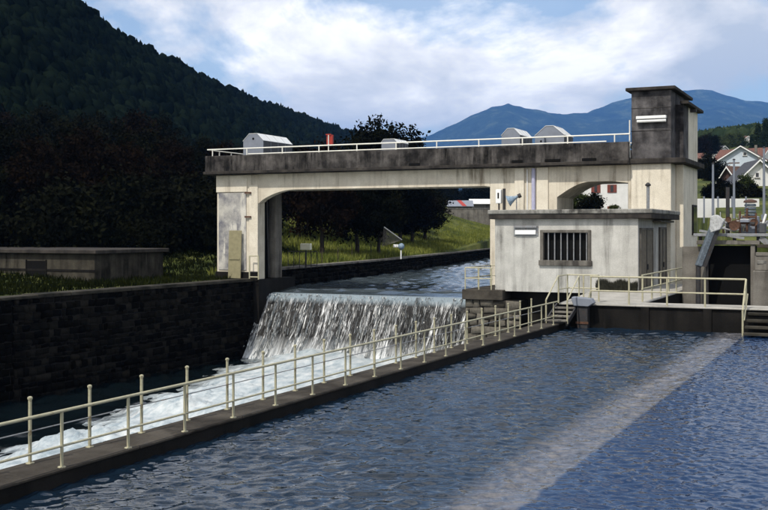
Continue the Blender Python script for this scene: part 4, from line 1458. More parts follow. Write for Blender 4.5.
# dark trees at the hill's foot, left of the bridge
rgt = random.Random(8)
gname = 'dark trees at the foot of the hill'
k = 0
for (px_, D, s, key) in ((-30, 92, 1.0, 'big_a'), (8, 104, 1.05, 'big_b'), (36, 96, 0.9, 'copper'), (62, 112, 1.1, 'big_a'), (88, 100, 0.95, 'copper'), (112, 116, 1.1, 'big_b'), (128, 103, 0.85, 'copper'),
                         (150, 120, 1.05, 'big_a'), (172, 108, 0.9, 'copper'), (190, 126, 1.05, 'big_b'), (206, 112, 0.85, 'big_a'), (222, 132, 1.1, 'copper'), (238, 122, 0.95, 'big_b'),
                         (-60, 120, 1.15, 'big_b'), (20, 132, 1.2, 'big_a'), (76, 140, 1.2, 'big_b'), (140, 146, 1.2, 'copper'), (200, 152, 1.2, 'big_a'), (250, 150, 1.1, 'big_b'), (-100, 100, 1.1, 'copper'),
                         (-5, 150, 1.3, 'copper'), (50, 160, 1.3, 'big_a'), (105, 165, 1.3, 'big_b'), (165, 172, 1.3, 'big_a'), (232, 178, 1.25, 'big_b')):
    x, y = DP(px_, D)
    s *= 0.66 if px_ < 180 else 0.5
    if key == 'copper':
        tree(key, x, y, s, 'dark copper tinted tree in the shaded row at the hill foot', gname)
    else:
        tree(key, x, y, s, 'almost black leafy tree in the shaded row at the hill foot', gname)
ug_me, _c = crown_mesh('undergrowth_clump', 77, 3.6, 2.4, 0.1, 0.17, 55, 55, 'leaf_dark')
ug_v = np.empty(len(ug_me.vertices) * 3, dtype=np.float32)
ug_me.vertices.foreach_get('co', ug_v)
ug_v = ug_v.reshape(-1, 3)
ug = []
while len(ug) < 95:
    px_, D = rgt.uniform(-60, 262), rgt.uniform(84, 125)
    x, y = DP(px_, D)
    if x > XL(y) - (9 if y > 70 else 14):
        continue
    a_, s_c = rgt.uniform(0, 6.28), rgt.uniform(0.8, 1.6)
    c_, n_ = math.cos(a_) * s_c, math.sin(a_) * s_c
    ug.append(np.stack([x + ug_v[:, 0] * c_ - ug_v[:, 1] * n_, y + ug_v[:, 0] * n_ + ug_v[:, 1] * c_, gz(x, y) - 0.1 + ug_v[:, 2] * s_c], 1))
ug = np.concatenate(ug)
tag(raw_mesh('undergrowth', ug, np.arange(len(ug)).reshape(-1, 4), 'leaf_dark', 'stuff'), 'dark undergrowth between the trees at the foot of the hill', 'undergrowth')

# trees behind the span
for (px_, D, s, sz, key, lab) in ((298, 118, 0.74, 0.66, 'copper', 'dark copper tree behind the left end of the bridge span'),
                                  (322, 104, 0.64, 0.72, 'copper', 'dark reddish tree whose trunk stands behind the pale sign box'),
                                  (345, 124, 0.74, 0.60, 'big_a', 'dark tree behind the bridge left of the tallest crown'),
                                  (357, 108, 0.60, 0.66, 'big_b', 'dark low branched tree in the meadow under the middle of the span'),
                                  (383, 132, 1.02, 1.04, 'big_b', 'tallest dark tree rising above the bridge against the sky'),
                                  (400, 138, 0.72, 0.86, 'big_a', 'dark tree right of the tallest crown, its top just above the bridge'),
                                  (379, 112, 0.52, 0.62, 'big_b', 'dark tree with leaning trunk beside the slanting grey net'),
                                  (412, 140, 0.70, 0.58, 'copper', 'dark tree at the right end of the row behind the span'),
                                  (425, 150, 0.66, 0.50, 'big_b', 'rightmost dark tree of the row seen under the bridge'),
                                  (280, 140, 0.8, 0.5, 'big_b', 'dark tree showing between the left pier and the span'),
                                  (310, 150, 0.8, 0.5, 'big_a', 'dark tree in the second row behind the left part of the span'),
                                  (362, 158, 0.8, 0.5, 'copper', 'dark tree in the second row behind the middle of the span')):
    x, y = DP(px_, D)
    tree(key, x, y, s, lab, 'trees behind the bridge span', sz=sz)
for (px_, D, s) in ((445, 330, 1.0), (462, 345, 0.9), (478, 335, 1.0), (492, 350, 1.05)):
    x, y = DP(px_, D)
    tree('big_b', x, y, s, 'distant dark tree above the white shed roofs under the bridge', 'trees above the shed roofs', z=9.5, sz=s * 0.6)
for (px_, D) in ((396, 150), (404, 160)):
    x, y = DP(px_, D)
    tree('dark_shrub', x, y, 1.6, 'dark bush at the right end of the tree row under the bridge', 'bushes under the bridge', 'shrub', cat='shrub')

# ------------------------------------------------------------------ low shed on the left bank
sx1, sy0 = -48.3, 57.2
sz0, sz1 = 0.2, 2.65
sh = thing('low_shed', (-58, 61, sz0), 'long low concrete shed with a dark flat roof on the left bank', 'shed')
mb = MB()
mb.box(-74, sx1, sy0, sy0 + 0.3, sz0, sz1 - 0.28)
mb.box(sx1 - 0.3, sx1, sy0 + 0.302, 64.8, sz0, sz1 - 0.28)
mb.box(-74, sx1 - 0.302, 64.5, 64.8, sz0, sz1 - 0.28)
mb.build('wall', 'shed_wall', sh)
MB().box(-74.3, sx1 + 0.35, sy0 - 0.35, 65.1, sz1 - 0.278, sz1).build('roof', 'roof_dark', sh, bevel=0.04)
MB().box(-74, sx1 + 0.05, sy0 - 0.05, sy0 - 0.002, 1.15, 1.3).build('string_course', 'wet_wall', sh)
xw0, xw1 = PX(27, sy0), PX(46, sy0)
w = MB().box(xw0, xw1, sy0 - 0.04, sy0 - 0.001, 0.75, 1.85).build('window', 'black', sh)
mb = MB()
for xx in (xw0 - 0.08, xw1):
    mb.box(xx, xx + 0.08, sy0 - 0.08, sy0 - 0.001, 0.67, 1.93)
mb.build('frame', 'wet_wall', w)

# board and frame leaning on the left pier
xb0, xb1 = PX(227.5, BY - 0.5), PX(240, BY - 0.5)
zt_ = PZ(234, 230.5, BY - 0.5)
bd = thing('sheet_board', ((xb0 + xb1) / 2, BY - 0.6, 0.5), 'olive board standing upright against the left bridge pier', 'board')
mb = MB()
mb.add([(xb0, BY - 0.45, 0.5), (xb1, BY - 0.45, 0.5), (xb1, BY - 0.39, 0.5), (xb0, BY - 0.39, 0.5), (xb0, BY - 0.3, zt_), (xb1, BY - 0.3, zt_), (xb1, BY - 0.24, zt_), (xb0, BY - 0.24, zt_)],
       [(0, 3, 2, 1), (4, 5, 6, 7), (0, 1, 5, 4), (1, 2, 6, 5), (2, 3, 7, 6), (3, 0, 4, 7)])
mb.build('panel', 'board', bd, bevel=0.01)
MB().beam((xb0 + 0.1, BY - 0.42, 1.9), (xb1 - 0.1, BY - 0.42, 1.9), 0.04, 0.1).build('batten', 'board', bd)
xf0, xf1 = PX(249.5, BY - 0.5), PX(258.5, BY - 0.5)
zf = PZ(254, 256, BY - 0.5)
fr = thing('metal_frame', ((xf0 + xf1) / 2, BY - 0.5, 0.45), 'slim cream metal frame upright beside the olive board', 'frame')
for x in (xf0, xf1):
    MB().bar((x, BY - 0.5, 0.45), (x, BY - 0.5, zf), 0.05, 6).build('upright', 'rail', fr)
for z in (0.62, zf):
    MB().bar((xf0, BY - 0.5, z), (xf1, BY - 0.5, z), 0.045, 6).build('crossbar', 'rail', fr)

# sign box and black railing behind the left pier
ys_ = 73.0
xs0 = PX(306, ys_)
sgn = thing('sign_box', (xs0, ys_, 1.1), 'small pale yellow lamp box on a black post behind the weir', 'lamp')
z0_, z1_ = PZ(306, 250, ys_), PZ(306, 243.5, ys_)
MB().box(xs0 - 0.45, xs0 + 0.45, ys_ - 0.16, ys_ + 0.16, z0_, z1_).build('head', plain('pale_yellow_cover', (0.80, 0.78, 0.60), 0.4, var=0.04), sgn, bevel=0.04)
MB().bar((xs0, ys_, 1.0), (xs0, ys_, z0_), 0.06, 8).build('post', 'dark_steel', sgn)
brl = thing('black_railing', (PX(298, ys_), ys_, 1.1), 'short black railing on the bank beside the pale lamp box', 'railing')
xa_, xb2 = PX(288, 73.4), PX(317, 73.4)
for nm, z in (('top_rail', 2.3), ('low_rail', 1.25)):
    MB().bar((xa_, 73.4, z), (xb2, 73.4, z), 0.035, 6).build(nm, 'dark_steel', brl)
pm = shared(MB().bar((0, 0, 0), (0, 0, 1.3), 0.03, 6), 'bar', 'dark_steel')
for k in range(6):
    place('bar', pm, brl, (xa_ + (xb2 - xa_) * k / 5, 73.4, 1.02))

# floodlight and slanting net by the bank wall
x, y = -45.9, float(96.5)
xl0, yl0 = GP(401, 259, 1.1)
fl = thing('flood_light', (xl0, yl0, 1.1), 'round blue white floodlight on a short post on the bank wall', 'lamp')
MB().bar((xl0, yl0, 1.1), (xl0, yl0, 2.0), 0.07, 8).build('post', 'lamp_white', fl)
MB().lathe((xl0, yl0, 2.35), [(0.12, -0.28), (0.26, -0.18), (0.34, 0.08), (0.30, 0.14)], 14, 'Y').build('lamp_head', 'steel_blue', fl, smooth=True)
MB().box(xl0 - 0.75, xl0 - 0.2, yl0 - 0.3, yl0 - 0.05, 2.25, 2.55).build('reflector', 'lamp_white', fl, bevel=0.05)
n0, n1, n2 = DP(384, 104), DP(402, 104), DP(382, 106)
zn0, zn1 = EYE + (230 - 227) * 104 / FPX, EYE + (230 - 240) * 104 / FPX
nt_ = thing('dip_net', (n1[0], n1[1], gz(*n1)), 'grey net hanging from a slanting pole on the grassy bank', 'net')
MB().bar((n0[0], n0[1], zn0), (n1[0], n1[1], zn1), 0.06, 6).build('pole', 'steel_grey', nt_)
mb = MB()
zg = EYE + (230 - 247) * 104 / FPX
P0, P1, P2, P3 = Vector((n0[0], n0[1], zn0)), Vector((n1[0], n1[1], zn1)), Vector((n1[0] - 1.0, n1[1] + .2, zg + 0.4)), Vector((n2[0], n2[1], zg))
for i in range(19):
    f = i / 18
    mb.bar(P0.lerp(P1, f), P3.lerp(P2, f), 0.009, 4)
    mb.bar(P0.lerp(P3, f), P1.lerp(P2, f), 0.009, 4)
tag(mb.build('mesh_cords', plain('grey_net_cord', (0.20, 0.19, 0.17), 0.9), nt_), kind='stuff')

# fence posts in the meadow
pm = shared(MB().bar((0, 0, -0.2), (0, 0, 1.35), 0.045, 6, 0.035), 'meadow_post', 'bark')
for i, (px_, D_) in enumerate(((322, 92), (338, 97), (352, 103), (371, 110))):
    x, y = DP(px_, D_)
    o = place('meadow_post', pm, None, (x, y, gz(x, y)))
    tag(o, 'thin dark stake standing in the meadow grass under the span', 'stake', 'stakes in the meadow')


# ------------------------------------------------------------------ houses
def windows(t, face, spots, y_or_x, z0, w, h, mat='glass', sill=True, frame='lamp_white', depth=0.05):
    pass


def gable_house(name, loc, rot, w, d, h, rh, wall, roof, label, wins=(), side_wins=(), over=0.5, chimney=True, group=None, shutters=None, sidewall=None):
    """gable end faces local -Y; ridge along Y; windows = (x, z, w, h) on the gable, (y, z, w, h) on local -X / +X sides"""
    t = thing(name, (0, 0, 0), label, 'house', group)
    w2 = w / 2
    MB().prism_y([(-w2, -2.0), (w2, -2.0), (w2, h), (0, h + rh), (-w2, h)], 0, d).build('wall', wall, t)
    th = 0.22
    sl = rh / w2
    rf = None
    for s in (-1, 1):
        q = [(0, h + rh + 0.02), (s * (w2 + over), h - sl * over + 0.02), (s * (w2 + over), h - sl * over + 0.02 + th), (0, h + rh + 0.02 + th)]
        rf = MB().prism_y(q, -over, d + over).build('roof', roof, t)
        MB().prism_y([(a, b - 0.12) for a, b in q[:2]] + [(q[1][0], q[1][1] + th * 0.7), (0, q[0][1] + th * 0.7)], -over - 0.08, -over - 0.004).build('barge_board', 'lamp_white', rf)
    if chimney:
        c = MB().box(w2 * 0.35, w2 * 0.35 + 0.6, d * 0.55, d * 0.55 + 0.6, h + rh * 0.4, h + rh + 0.9).build('chimney', 'ground_conc', rf)
    for (x, z, ww, hh) in wins:
        f = MB().box(x - ww / 2, x + ww / 2, -0.08, -0.004, z, z + hh).build('window', 'frame_red' if shutters else 'lamp_white', t)
        MB().box(x - ww / 2 + 0.1, x + ww / 2 - 0.1, -0.1, -0.082, z + 0.1, z + hh - 0.1).build('pane', 'glass', f)
        MB().box(x - ww / 2 - 0.1, x + ww / 2 + 0.1, -0.2, -0.005, z - 0.1, z - 0.004).build('sill', 'ground_conc', f)
    for s in (-1, 1):
        for (y, z, ww, hh) in side_wins:
            xo = s * (w2 + 0.04)
            f = MB().box(xo - 0.036, xo + 0.036, y - ww / 2, y + ww / 2, z, z + hh).build('window', 'lamp_white', t)
            MB().box(xo - 0.05, xo + 0.05, y - ww / 2 + 0.1, y + ww / 2 - 0.1, z + 0.1, z + hh - 0.1).build('pane', 'glass', f)
    t.location = loc
    t.rotation_euler.z = rot
    return t


def hz(py, D):
    return EYE + (230 - py) * D / FPX


def at_px(px_, py, D):
    x, y = DP(px_, D)
    return (x, y, hz(py, D))


# pale blue house: gable towards the weir
D = 250
gable_house('house', at_px(741, 190, D), math.radians(-2), 10.2, 16, 7.0, 3.2, 'blue_wall', 'tile_brown', 'large pale blue gabled house above the brown roofed barn',
            wins=((0.9, 8.0, 0.9, 0.9), (1.2, 4.6, 1.0, 1.2), (-2.4, 4.6, 1.0, 1.2), (-2.4, 1.6, 1.0, 1.2), (1.2, 1.6, 1.0, 1.2)), side_wins=((3, 4.6, 1, 1.2), (8, 4.6, 1, 1.2)), over=0.8)
D = 190
gable_house('barn', at_px(729, 205, D), math.radians(-40), 8.2, 10, 2.4, 4.3, 'tile_brown', 'tile_brown', 'brown roofed wooden barn in front of the pale blue house',
            wins=((0, 1.0, 1.4, 1.6),), over=0.6, chimney=False)
D = 175
gable_house('house', at_px(759, 202, D), math.radians(20), 6.6, 9, 3.6, 3.2, 'white_wall', 'tile_slate', 'white house with dark slate roof and small windows at the right edge',
            wins=((-0.3, 4.0, 0.7, 0.9), (-1.7, 1.0, 0.7, 1.3), (-0.4, 1.0, 0.7, 1.3), (1.0, 1.0, 0.7, 1.3)), side_wins=((2, 1.0, 0.8, 1.2), (5, 1.0, 0.8, 1.2)), over=0.7)
D = 300
gable_house('house', at_px(704, 178, D), math.radians(80), 9, 13, 4.6, 2.2, 'white_wall', 'tile_red', 'red roofed house half hidden behind the tower',
            wins=((0, 2, 1, 1.2),), side_wins=((3, 2, 1, 1.2), (8, 2, 1, 1.2)))
D = 300
gable_house('house', at_px(768, 178, D), math.radians(70), 9, 14, 5.2, 3.2, 'white_wall', 'tile_red', 'red roofed house behind the white one at the right edge',
            wins=((0, 2, 1, 1.2),), side_wins=((3, 2, 1, 1.2), (8, 2, 1, 1.2)))
D = 430
gable_house('house', at_px(724, 161, D), math.radians(60), 9, 12, 3.6, 2.4, 'white_wall', 'tile_slate', 'small pale house on the hillside above the pale blue house',
            wins=((-1.5, 1.4, 1, 1.2), (1.5, 1.4, 1, 1.2)), side_wins=((3, 1.4, 1, 1.2), (8, 1.4, 1, 1.2)))
D = 560
gable_house('house', at_px(748, 150, D), math.radians(35), 7, 10, 5.0, 2.2, 'white_wall', 'tile_red', 'far white house with orange roof high on the wooded slope',
            wins=((0, 2.2, 1, 1.2),), side_wins=((3, 2, 1, 1.2),))
# white building seen through the arched opening
D = 150
gable_house('house', at_px(637, 221, D), math.radians(86), 9, 14, 6.0, 2.6, 'white_wall', 'tile_red', 'white building with red brown shutters seen through the arched opening',
            side_wins=(), shutters=True)
wbh = bpy.data.objects[[o.name for o in COL.objects if o.get('label', '').startswith('white building with red')][0]]
for o_x in (-11.6, -8.2, -4.5, -2.2):
    for zz_ in (0.9, 3.9):
        f = MB().box(4.51, 4.6, -o_x - 0.65, -o_x + 0.65, zz_, zz_ + 1.1)
        f.v = [(-v[0], v[1], v[2]) for v in f.v]
        me = shared(f, 'window', 'frame_red')
        o = link('window', me, wbh)
        f = MB().box(-4.62, -4.605, -o_x - 0.2, -o_x + 0.2, zz_ + 0.1, zz_ + 1.0)
        link('pane', shared(f, 'pane', 'glass'), o)
for px_, D, s in ((579, 118, 0.9), (591, 116, 0.62), (614, 120, 0.42)):
    x, y = DP(px_, D)
    tree('shrub' if px_ != 591 else 'dark_shrub', x, y, s, {579: 'leafy bush at the left of the arched opening', 591: 'dark bush in the middle of the arched opening', 614: 'round bush under the shuttered windows in the arch'}[px_], 'bushes beyond the arch', 'shrub', z=hz(214, D), cat='shrub')

# village trees
for px_, py, D, key, s, lab in ((705, 196, 230, 'big_a', 0.62, 'dark tree right behind the tower beside the pale pole'),
                                (716, 196, 215, 'big_b', 0.5, 'dark tree between the tower and the pale blue house'),
                                (711, 163, 400, 'big_b', 0.75, 'dark rounded tree above the red roof behind the tower'),
                                (702, 165, 390, 'copper', 0.7, 'dark tree touching the tower edge below the mountain'),
                                (758, 160, 380, 'conifer', 0.9, 'left of the two dark conifers at the right edge'),
                                (766, 160, 370, 'conifer', 1.0, 'right of the two dark conifers at the right edge'),
                                (752, 160, 420, 'conifer', 0.7, 'shorter dark conifer left of the pair at the right edge'),
                                (744, 205, 165, 'green', 0.5, 'small green tree beside the white house'),
                                (718, 204, 140, 'dark_shrub', 0.9, 'dark bush below the red roofs beside the pale pole'),
                                (726, 205, 135, 'dark_shrub', 0.7, 'low dark bush between the two pale poles'),
                                (750, 206, 140, 'dark_shrub', 0.8, 'dark bush in front of the white house'),
                                (733, 203, 150, 'dark_shrub', 0.8, 'dark bush in front of the brown barn'),
                                (720, 158, 520, 'green', 1.1, 'green tree on the slope above the small pale house'),
                                (730, 156, 540, 'green', 1.2, 'broad green tree on the slope in the middle of the row'),
                                (739, 155, 560, 'green', 1.2, 'green tree on the slope left of the far white house'),
                                (757, 152, 600, 'green', 1.3, 'green tree on the slope right of the far white house')):
    x, y = DP(px_, D)
    tree(key, x, y, s, lab, 'village trees', z=hz(py, D), cat='tree')

# wooded slope behind the village
VS = range_skin([(640, 150, 900), (690, 146, 900), (720, 142, 850), (760, 138, 800), (840, 120, 800)],
                [(*DP(640, 300), 14), (*DP(690, 300), 16), (*DP(720, 290), 18), (*DP(760, 280), 18), (*DP(840, 270), 18)], 60, 40, 90.0, 0.4, 5.0, 0.9)
tag(grid_obj('village_slope', VS, 'ground', 'structure'), 'green slope rising behind the village')
tag(forest('village_wood', VS, 900, 0.55, 1.02, 7, 13, tinted('village_wood_foliage', (0.012, 0.022, 0.010), (0.05, 0.065, 0.025), bumps=0.0, scale=0.1), 13), 'mixed wood on the slope above the village roofs', 'wood')

# low sheds with pale roofs beyond the grass bank
D = 232
for (pa, pb, y0, y1, D, mat, lab, stripe) in ((447, 474, 200.5, 206.5, 232, 'galv', 'low shed with pale blue roof and a red stripe beyond the bank', True), (470, 498, 199, 204, 240, 'white_sheet', 'low shed with plain white roof right of the red striped one', False)):
    c0, c1_ = Vector(at_px(pa, 214, D)), Vector(at_px(pb, 214, D))
    t = thing('low_shed', c0, lab, 'shed')
    W = (c1_ - c0).length
    ztop, zev = hz(y0, D) - c0.z, hz(y1, D) - c0.z
    def rel(mb):
        return mb
    parts = [('wall', MB().box(0.3, W - 0.3, 1.2, 4.8, -2, zev), 'ground_conc'),
             ('roof', MB().add([(0, 0.6, zev), (W, 0.6, zev), (W, 3, ztop), (0, 3, ztop), (0, 0.6, zev + .1), (W, 0.6, zev + .1), (W, 3, ztop + .1), (0, 3, ztop + .1)],
                               [(0, 3, 2, 1), (4, 5, 6, 7), (0, 1, 5, 4), (1, 2, 6, 5), (2, 3, 7, 6), (3, 0, 4, 7)]), mat),
             ('roof', MB().add([(0, 3.01, ztop), (W, 3.01, ztop), (W, 5.4, zev), (0, 5.4, zev), (0, 3.01, ztop + .1), (W, 3.01, ztop + .1), (W, 5.4, zev + .1), (0, 5.4, zev + .1)],
                               [(0, 3, 2, 1), (4, 5, 6, 7), (0, 1, 5, 4), (1, 2, 6, 5), (2, 3, 7, 6), (3, 0, 4, 7)]), mat)]
    if stripe:
        k0, k1 = W * 0.48, W * 0.64
        parts.append(('roof_stripe', MB().add([(k0 + .6, 0.58, zev + .11), (k1 + .6, 0.58, zev + .11), (k1 - .5, 2.98, ztop + .11), (k0 - .5, 2.98, ztop + .11), (k0 + .6, 0.58, zev + .13), (k1 + .6, 0.58, zev + .13), (k1 - .5, 2.98, ztop + .13), (k0 - .5, 2.98, ztop + .13)],
                                              [(0, 3, 2, 1), (4, 5, 6, 7), (0, 1, 5, 4), (1, 2, 6, 5), (2, 3, 7, 6), (3, 0, 4, 7)]), 'red'))
    for nm, mbp, mt in parts:
        link(nm, shared(mbp, nm, mt), t)
    t.rotation_euler.z = math.atan2(c1_.y - c0.y, c1_.x - c0.x)
c0, c1_ = Vector(at_px(440, 216, 222)), Vector(at_px(500, 216, 222))
gw = thing('garden_wall', c0, 'grey wall in front of the pale shed roofs beyond the bank', 'wall')
link('wall_face', shared(MB().box(0, (c1_ - c0).length, 0, 0.4, -2.5, 1.5), 'wall_face', 'ground_conc'), gw)
link('wall_cap', shared(MB().box(-0.1, (c1_ - c0).length + .1, -0.1, 0.5, 1.502, 1.62), 'wall_cap', 'roof_light'), gw)
gw.rotation_euler.z = math.atan2(c1_.y - c0.y, c1_.x - c0.x)

# ------------------------------------------------------------------ sluice gate and rack machinery on the right
GY = 58.0
sg = thing('sluice_gate', (-7.2, GY, -1.5), 'black sluice opening framed by grey posts and a beam at the right', 'gate')
g0, g1 = PX(704, GY), PX(753, GY)
gt = PZ(728, 245, GY)
mb = MB()
mb.box(-9.6, g0 - 0.1, GY + 0.1, GY + 1.0, -1.5, gt - 0.1)
mb.box(g1 + 0.1, 9.9, GY + 0.1, GY + 1.0, -1.5, gt - 0.6)
mb.build('side_wall', 'ground_conc', sg)
MB().box(g0 - 0.098, g1 + 0.098, GY + 0.6, GY + 1.0, -1.5, gt - 0.05).build('gate_leaf', 'black', sg)
for x in (g0, g1):
    MB().box(x - 0.11, x + 0.11, GY - 0.12, GY + 0.3, -1.5, gt + 0.02).build('post', 'ground_conc', sg, bevel=0.02)
MB().box(g0 - 0.35, g1 + 0.35, GY - 0.2, GY + 0.35, gt + 0.022, gt + 0.24).build('lintel', 'ground_conc', sg, bevel=0.02)
MB().box(g0 - 0.5, 9.9, GY - 0.3, GY + 2.6, PZ(735, 236.5, GY), PZ(735, 233.5, GY)).build('operating_deck', 'steel_grey', sg, bevel=0.02)
dk = PZ(735, 233.5, GY)
for x in (g0 - 0.2, (g0 + g1) / 2 + 0.3, g1 + 0.25, g1 + 1.6):
    MB().box(x - 0.08, x + 0.08, GY + 0.0, GY + 0.16, gt + 0.242, dk - 0.15).build('strut', 'dark_steel', sg)
MB().beam((g1 + 0.4, GY - 0.1, dk - 0.2), (g1 + 2.2, GY - 0.4, gt - 1.2), 0.16, 0.3).build('diagonal_brace', 'steel_grey', sg)
MB().beam((g0 - 0.2, GY - 0.25, gt + 0.75), (g1 - 0.4, GY - 0.25, gt + 0.35), 0.08, 0.12).build('tie_bar', 'steel_grey', sg)
mc = thing('hoist_machine', ((g0 + g1) / 2, GY + 1, dk), 'rusty hoisting gear with wheels and pipes above the sluice', 'machine')
my = GY + 0.8


def mz(px_, py):
    return PZ(px_, py, my)


for px_, py, r in ((735, 225.5, 0.27), (754.5, 222.5, 0.2), (729, 219.5, 0.15)):
    wh = MB().lathe((PX(px_, my), my - 0.25, mz(px_, py)), [(r * 0.55, -0.02), (r, -0.05), (r, 0.05), (r * 0.55, 0.02)], 16, 'Y').build('wheel', 'rust', mc)
    mb = MB()
    for k in range(4):
        w = k * math.pi / 4
        mb.bar((PX(px_, my) - math.cos(w) * r, my - 0.25, mz(px_, py) - math.sin(w) * r), (PX(px_, my) + math.cos(w) * r, my - 0.25, mz(px_, py) + math.sin(w) * r), 0.03, 5)
    mb.build('spokes', 'rust', wh)
for (xa_, ya_, xb3, yb3, r, mt) in ((728, 223, 756, 223, 0.06, 'rust'), (740, 211, 740, 233, 0.05, 'rust'), (747, 208, 747, 232, 0.06, 'rust'), (756, 213, 756, 234, 0.05, 'rust'), (742, 217, 756, 217, 0.05, 'rust'),
                                    (722, 228, 735, 231, 0.05, 'steel_grey'), (719, 221, 727, 223, 0.05, 'steel_grey'), (758, 230, 768, 221, 0.07, 'steel_grey'), (760, 233, 766, 214, 0.06, 'lamp_white'), (731, 214, 731, 233, 0.05, 'rail')):
    MB().bar((PX(xa_, my), my, mz(xa_, ya_)), (PX(xb3, my), my, mz(xb3, yb3)), r, 8).build('pipe', mt, mc)
MB().bar((PX(727, my), my + 0.3, mz(727, 237)), (PX(727, my), my + 0.3, mz(727, 187)), 0.1, 8).build('mast', 'dark_steel', mc)
for k in range(4):
    MB().lathe((PX(749, my), my + 0.6, mz(749, 216) + k * 0.17), [(0.26, 0), (0.30, 0.03), (0.30, 0.1), (0.25, 0.14)], 14).build('drum_ring', 'chute_grey', mc)
MB().lathe((PX(749, my), my + 0.6, mz(749, 216) + 0.7), [(0.24, 0), (0.36, 0.03), (0.32, 0.12), (0.1, 0.2)], 14).build('drum_cap', 'tile_brown', mc)
MB().box(PX(740, my), PX(758, my), my + 0.3, my + 0.9, dk, mz(749, 216)).build('gear_case', 'galv', mc, bevel=0.04)
MB().box(PX(759, my), PX(766, my), my - 0.2, my + 0.3, dk, mz(762, 223)).build('motor', 'galv_dark', mc, bevel=0.05)
rgc = random.Random(12)
for k in range(34):
    pa_, ya_ = rgc.uniform(719, 768), rgc.uniform(212, 233)
    if rgc.random() < 0.5:
        pb_, yb_ = pa_ + rgc.uniform(-1, 1), min(234, ya_ + rgc.uniform(4, 14))
    else:
        pb_, yb_ = pa_ + rgc.uniform(4, 13), ya_ + rgc.uniform(-3, 3)
    dy_ = rgc.uniform(-0.3, 1.6)
    MB().bar((PX(pa_, my), my + dy_, mz(pa_, ya_)), (PX(pb_, my), my + dy_, mz(pb_, yb_)), rgc.uniform(0.02, 0.05), 6).build('rod', rgc.choice(['rust', 'steel_grey', 'dark_steel', 'galv_light', 'rail_dull', 'galv']), mc)
for k in range(9):
    pa_, ya_ = rgc.uniform(720, 766), rgc.uniform(222, 231)
    x_, z_ = PX(pa_, my), mz(pa_, ya_)
    w_, h_ = rgc.uniform(0.1, 0.25), rgc.uniform(0.1, 0.3)
    MB().box(x_ - w_, x_ + w_, my - 0.6 + k * 0.2, my - 0.42 + k * 0.2, z_, z_ + h_).build('housing', rgc.choice(['rust', 'galv', 'dark_steel', 'galv_light']), mc, bevel=0.015)
# slanting chute with white head
cy = GY - 0.6
ch = thing('screw_chute', (PX(700, cy), cy, 0.3), 'slanting blue grey chute with a white head left of the sluice', 'chute')
pA, pB = Vector((PX(716, cy), cy, PZ(716, 219, cy))), Vector((PX(699.5, cy), cy - 0.4, PZ(699.5, 266, cy)))
MB().beam(pA, pB, 0.34, 0.3).build('trough', 'chute_grey', ch, bevel=0.03)
MB().beam(pA + Vector((0.22, 0, 0)), pB + Vector((0.22, 0, 0)), 0.06, 0.36).build('side_rail', 'dark_steel', ch)
MB().prism_y([(pA.x - 0.25, pA.z + 0.15), (pA.x - 0.3, pA.z - 0.75), (pA.x + 0.25, pA.z - 0.55), (pA.x + 0.45, pA.z - 0.1), (pA.x + 0.1, pA.z + 0.22)], cy - 0.3, cy + 0.2).build('head', 'galv_light', ch, bevel=0.04)
MB().bar((pB.x, pB.y, pB.z + 0.1), (pB.x, pB.y, PT - 0.8), 0.13, 10).build('outlet_pipe', 'dark_steel', ch)
MB().bar(pA.lerp(pB, .5), (pA.lerp(pB, .5).x, cy, -0.5), 0.06, 8).build('leg', 'dark_steel', ch)
# planks and beams stacked right of the gate
for k, (px_, py, L, r, lab, mt) in enumerate(((757, 262, 5.0, 6, 'pale plank lying lowest on the ledge right of the sluice', 'roof_light'), (756, 254, 4.6, 2, 'grey plank lying above the pale one right of the sluice', 'ground_conc'), (758, 246, 4.0, -3, 'dark timber lying topmost right of the sluice', 'walk_top'))):
    x, z = PX(px_, GY - 0.9), PZ(px_, py, GY - 0.9)
    mbp = MB().box(0, L, -0.3, 0.3, -0.09, 0.09)
    o = place('plank', shared(mbp, 'plank', mt, bevel=0.015), None, (x, GY - 0.9, z))
    o.rotation_euler.z = math.radians(r)
    tag(o, lab, 'plank', 'planks right of the sluice')
lg = thing('ledge', (0, GY - 0.7, -1.5), 'stepped concrete ledge right of the sluice opening', 'ledge')
MB().box(g1 + 0.15, 9.8, GY - 1.6, GY + 0.09, -1.5, 1.95).build('lower_step', 'ground_conc', lg, bevel=0.03)
MB().box(g1 + 0.2, 9.8, GY - 1.15, GY + 0.088, 1.952, 2.7).build('upper_step', 'ground_conc', lg, bevel=0.03)

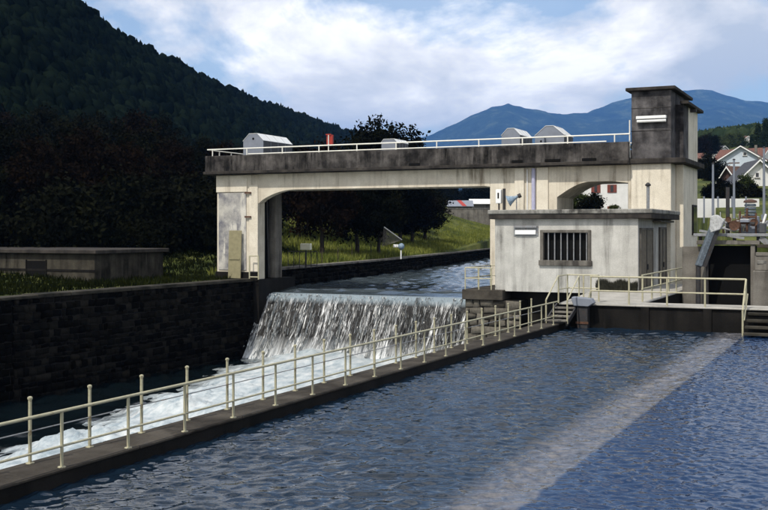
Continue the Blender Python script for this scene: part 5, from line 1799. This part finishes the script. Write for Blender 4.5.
# poles
for px_, yt, D, lab, arm in ((713, 164, 96, 'thin pale pole nearest the tower', False), (734, 160, 100, 'thin pale pole in front of the brown barn', True), (764, 148, 92, 'tall pale pole at the right edge before the white house', False)):
    x, y = DP(px_, D)
    z0_ = min(gz(x, y), hz(214, D))
    t = thing('utility_pole', (x, y, z0_), lab, 'pole', 'pale poles behind the sluice')
    MB().bar((x, y, z0_ - 0.3), (x, y, hz(yt, D)), 0.13, 8, 0.09).build('shaft', 'galv', t)
    MB().lathe((x, y, hz(yt, D)), [(0.12, 0), (0.14, 0.06), (0.05, 0.12)], 8).build('cap', 'dark_steel', t)
    if arm:
        MB().beam((x - 0.5, y, hz(yt + 3, D)), (x + 0.5, y, hz(yt + 3, D)), 0.08, 0.1).build('crossarm', 'rust', t)

# white panel fence behind the tower
D = 118
c0, c1_ = Vector(at_px(690, 214, D)), Vector(at_px(760, 214, D))
wf = thing('panel_fence', c0, 'white panelled fence on the far bank behind the tower', 'fence')
W = (c1_ - c0).length
npan = 5
pw = W / npan
pme = shared(MB().box(0.08, pw - 0.08, 0, 0.08, -0.4, 1.7), 'panel', 'white_wall')
qme = shared(MB().box(-0.07, 0.07, -0.05, 0.13, -1.0, 1.95), 'post', 'galv')
for k in range(npan):
    o = link('panel', pme, wf)
    o.location = (k * pw, 0, 0)
    o = link('post', qme, wf)
    o.location = (k * pw, 0, 0)
wf.rotation_euler.z = math.atan2(c1_.y - c0.y, c1_.x - c0.x)

# ------------------------------------------------------------------ haze
hzm = bpy.data.materials.new('valley_haze')
hzm.use_nodes = True
hn_ = hzm.node_tree
hn_.nodes.clear()
ho_ = hn_.nodes.new('ShaderNodeOutputMaterial')
hv = hn_.nodes.new('ShaderNodeVolumePrincipled')
hv.inputs['Color'].default_value = (0.18, 0.44, 1.0, 1)
hv.inputs['Density'].default_value = 0.000056
hv.inputs['Anisotropy'].default_value = 0.0
hn_.links.new(hv.outputs[0], ho_.inputs['Volume'])
o = MB().box(-17500, 17500, -900, 18800, -8, 1670).build('haze', hzm)
tag(o, 'thin blue air haze filling the valley', 'haze', kind='stuff')
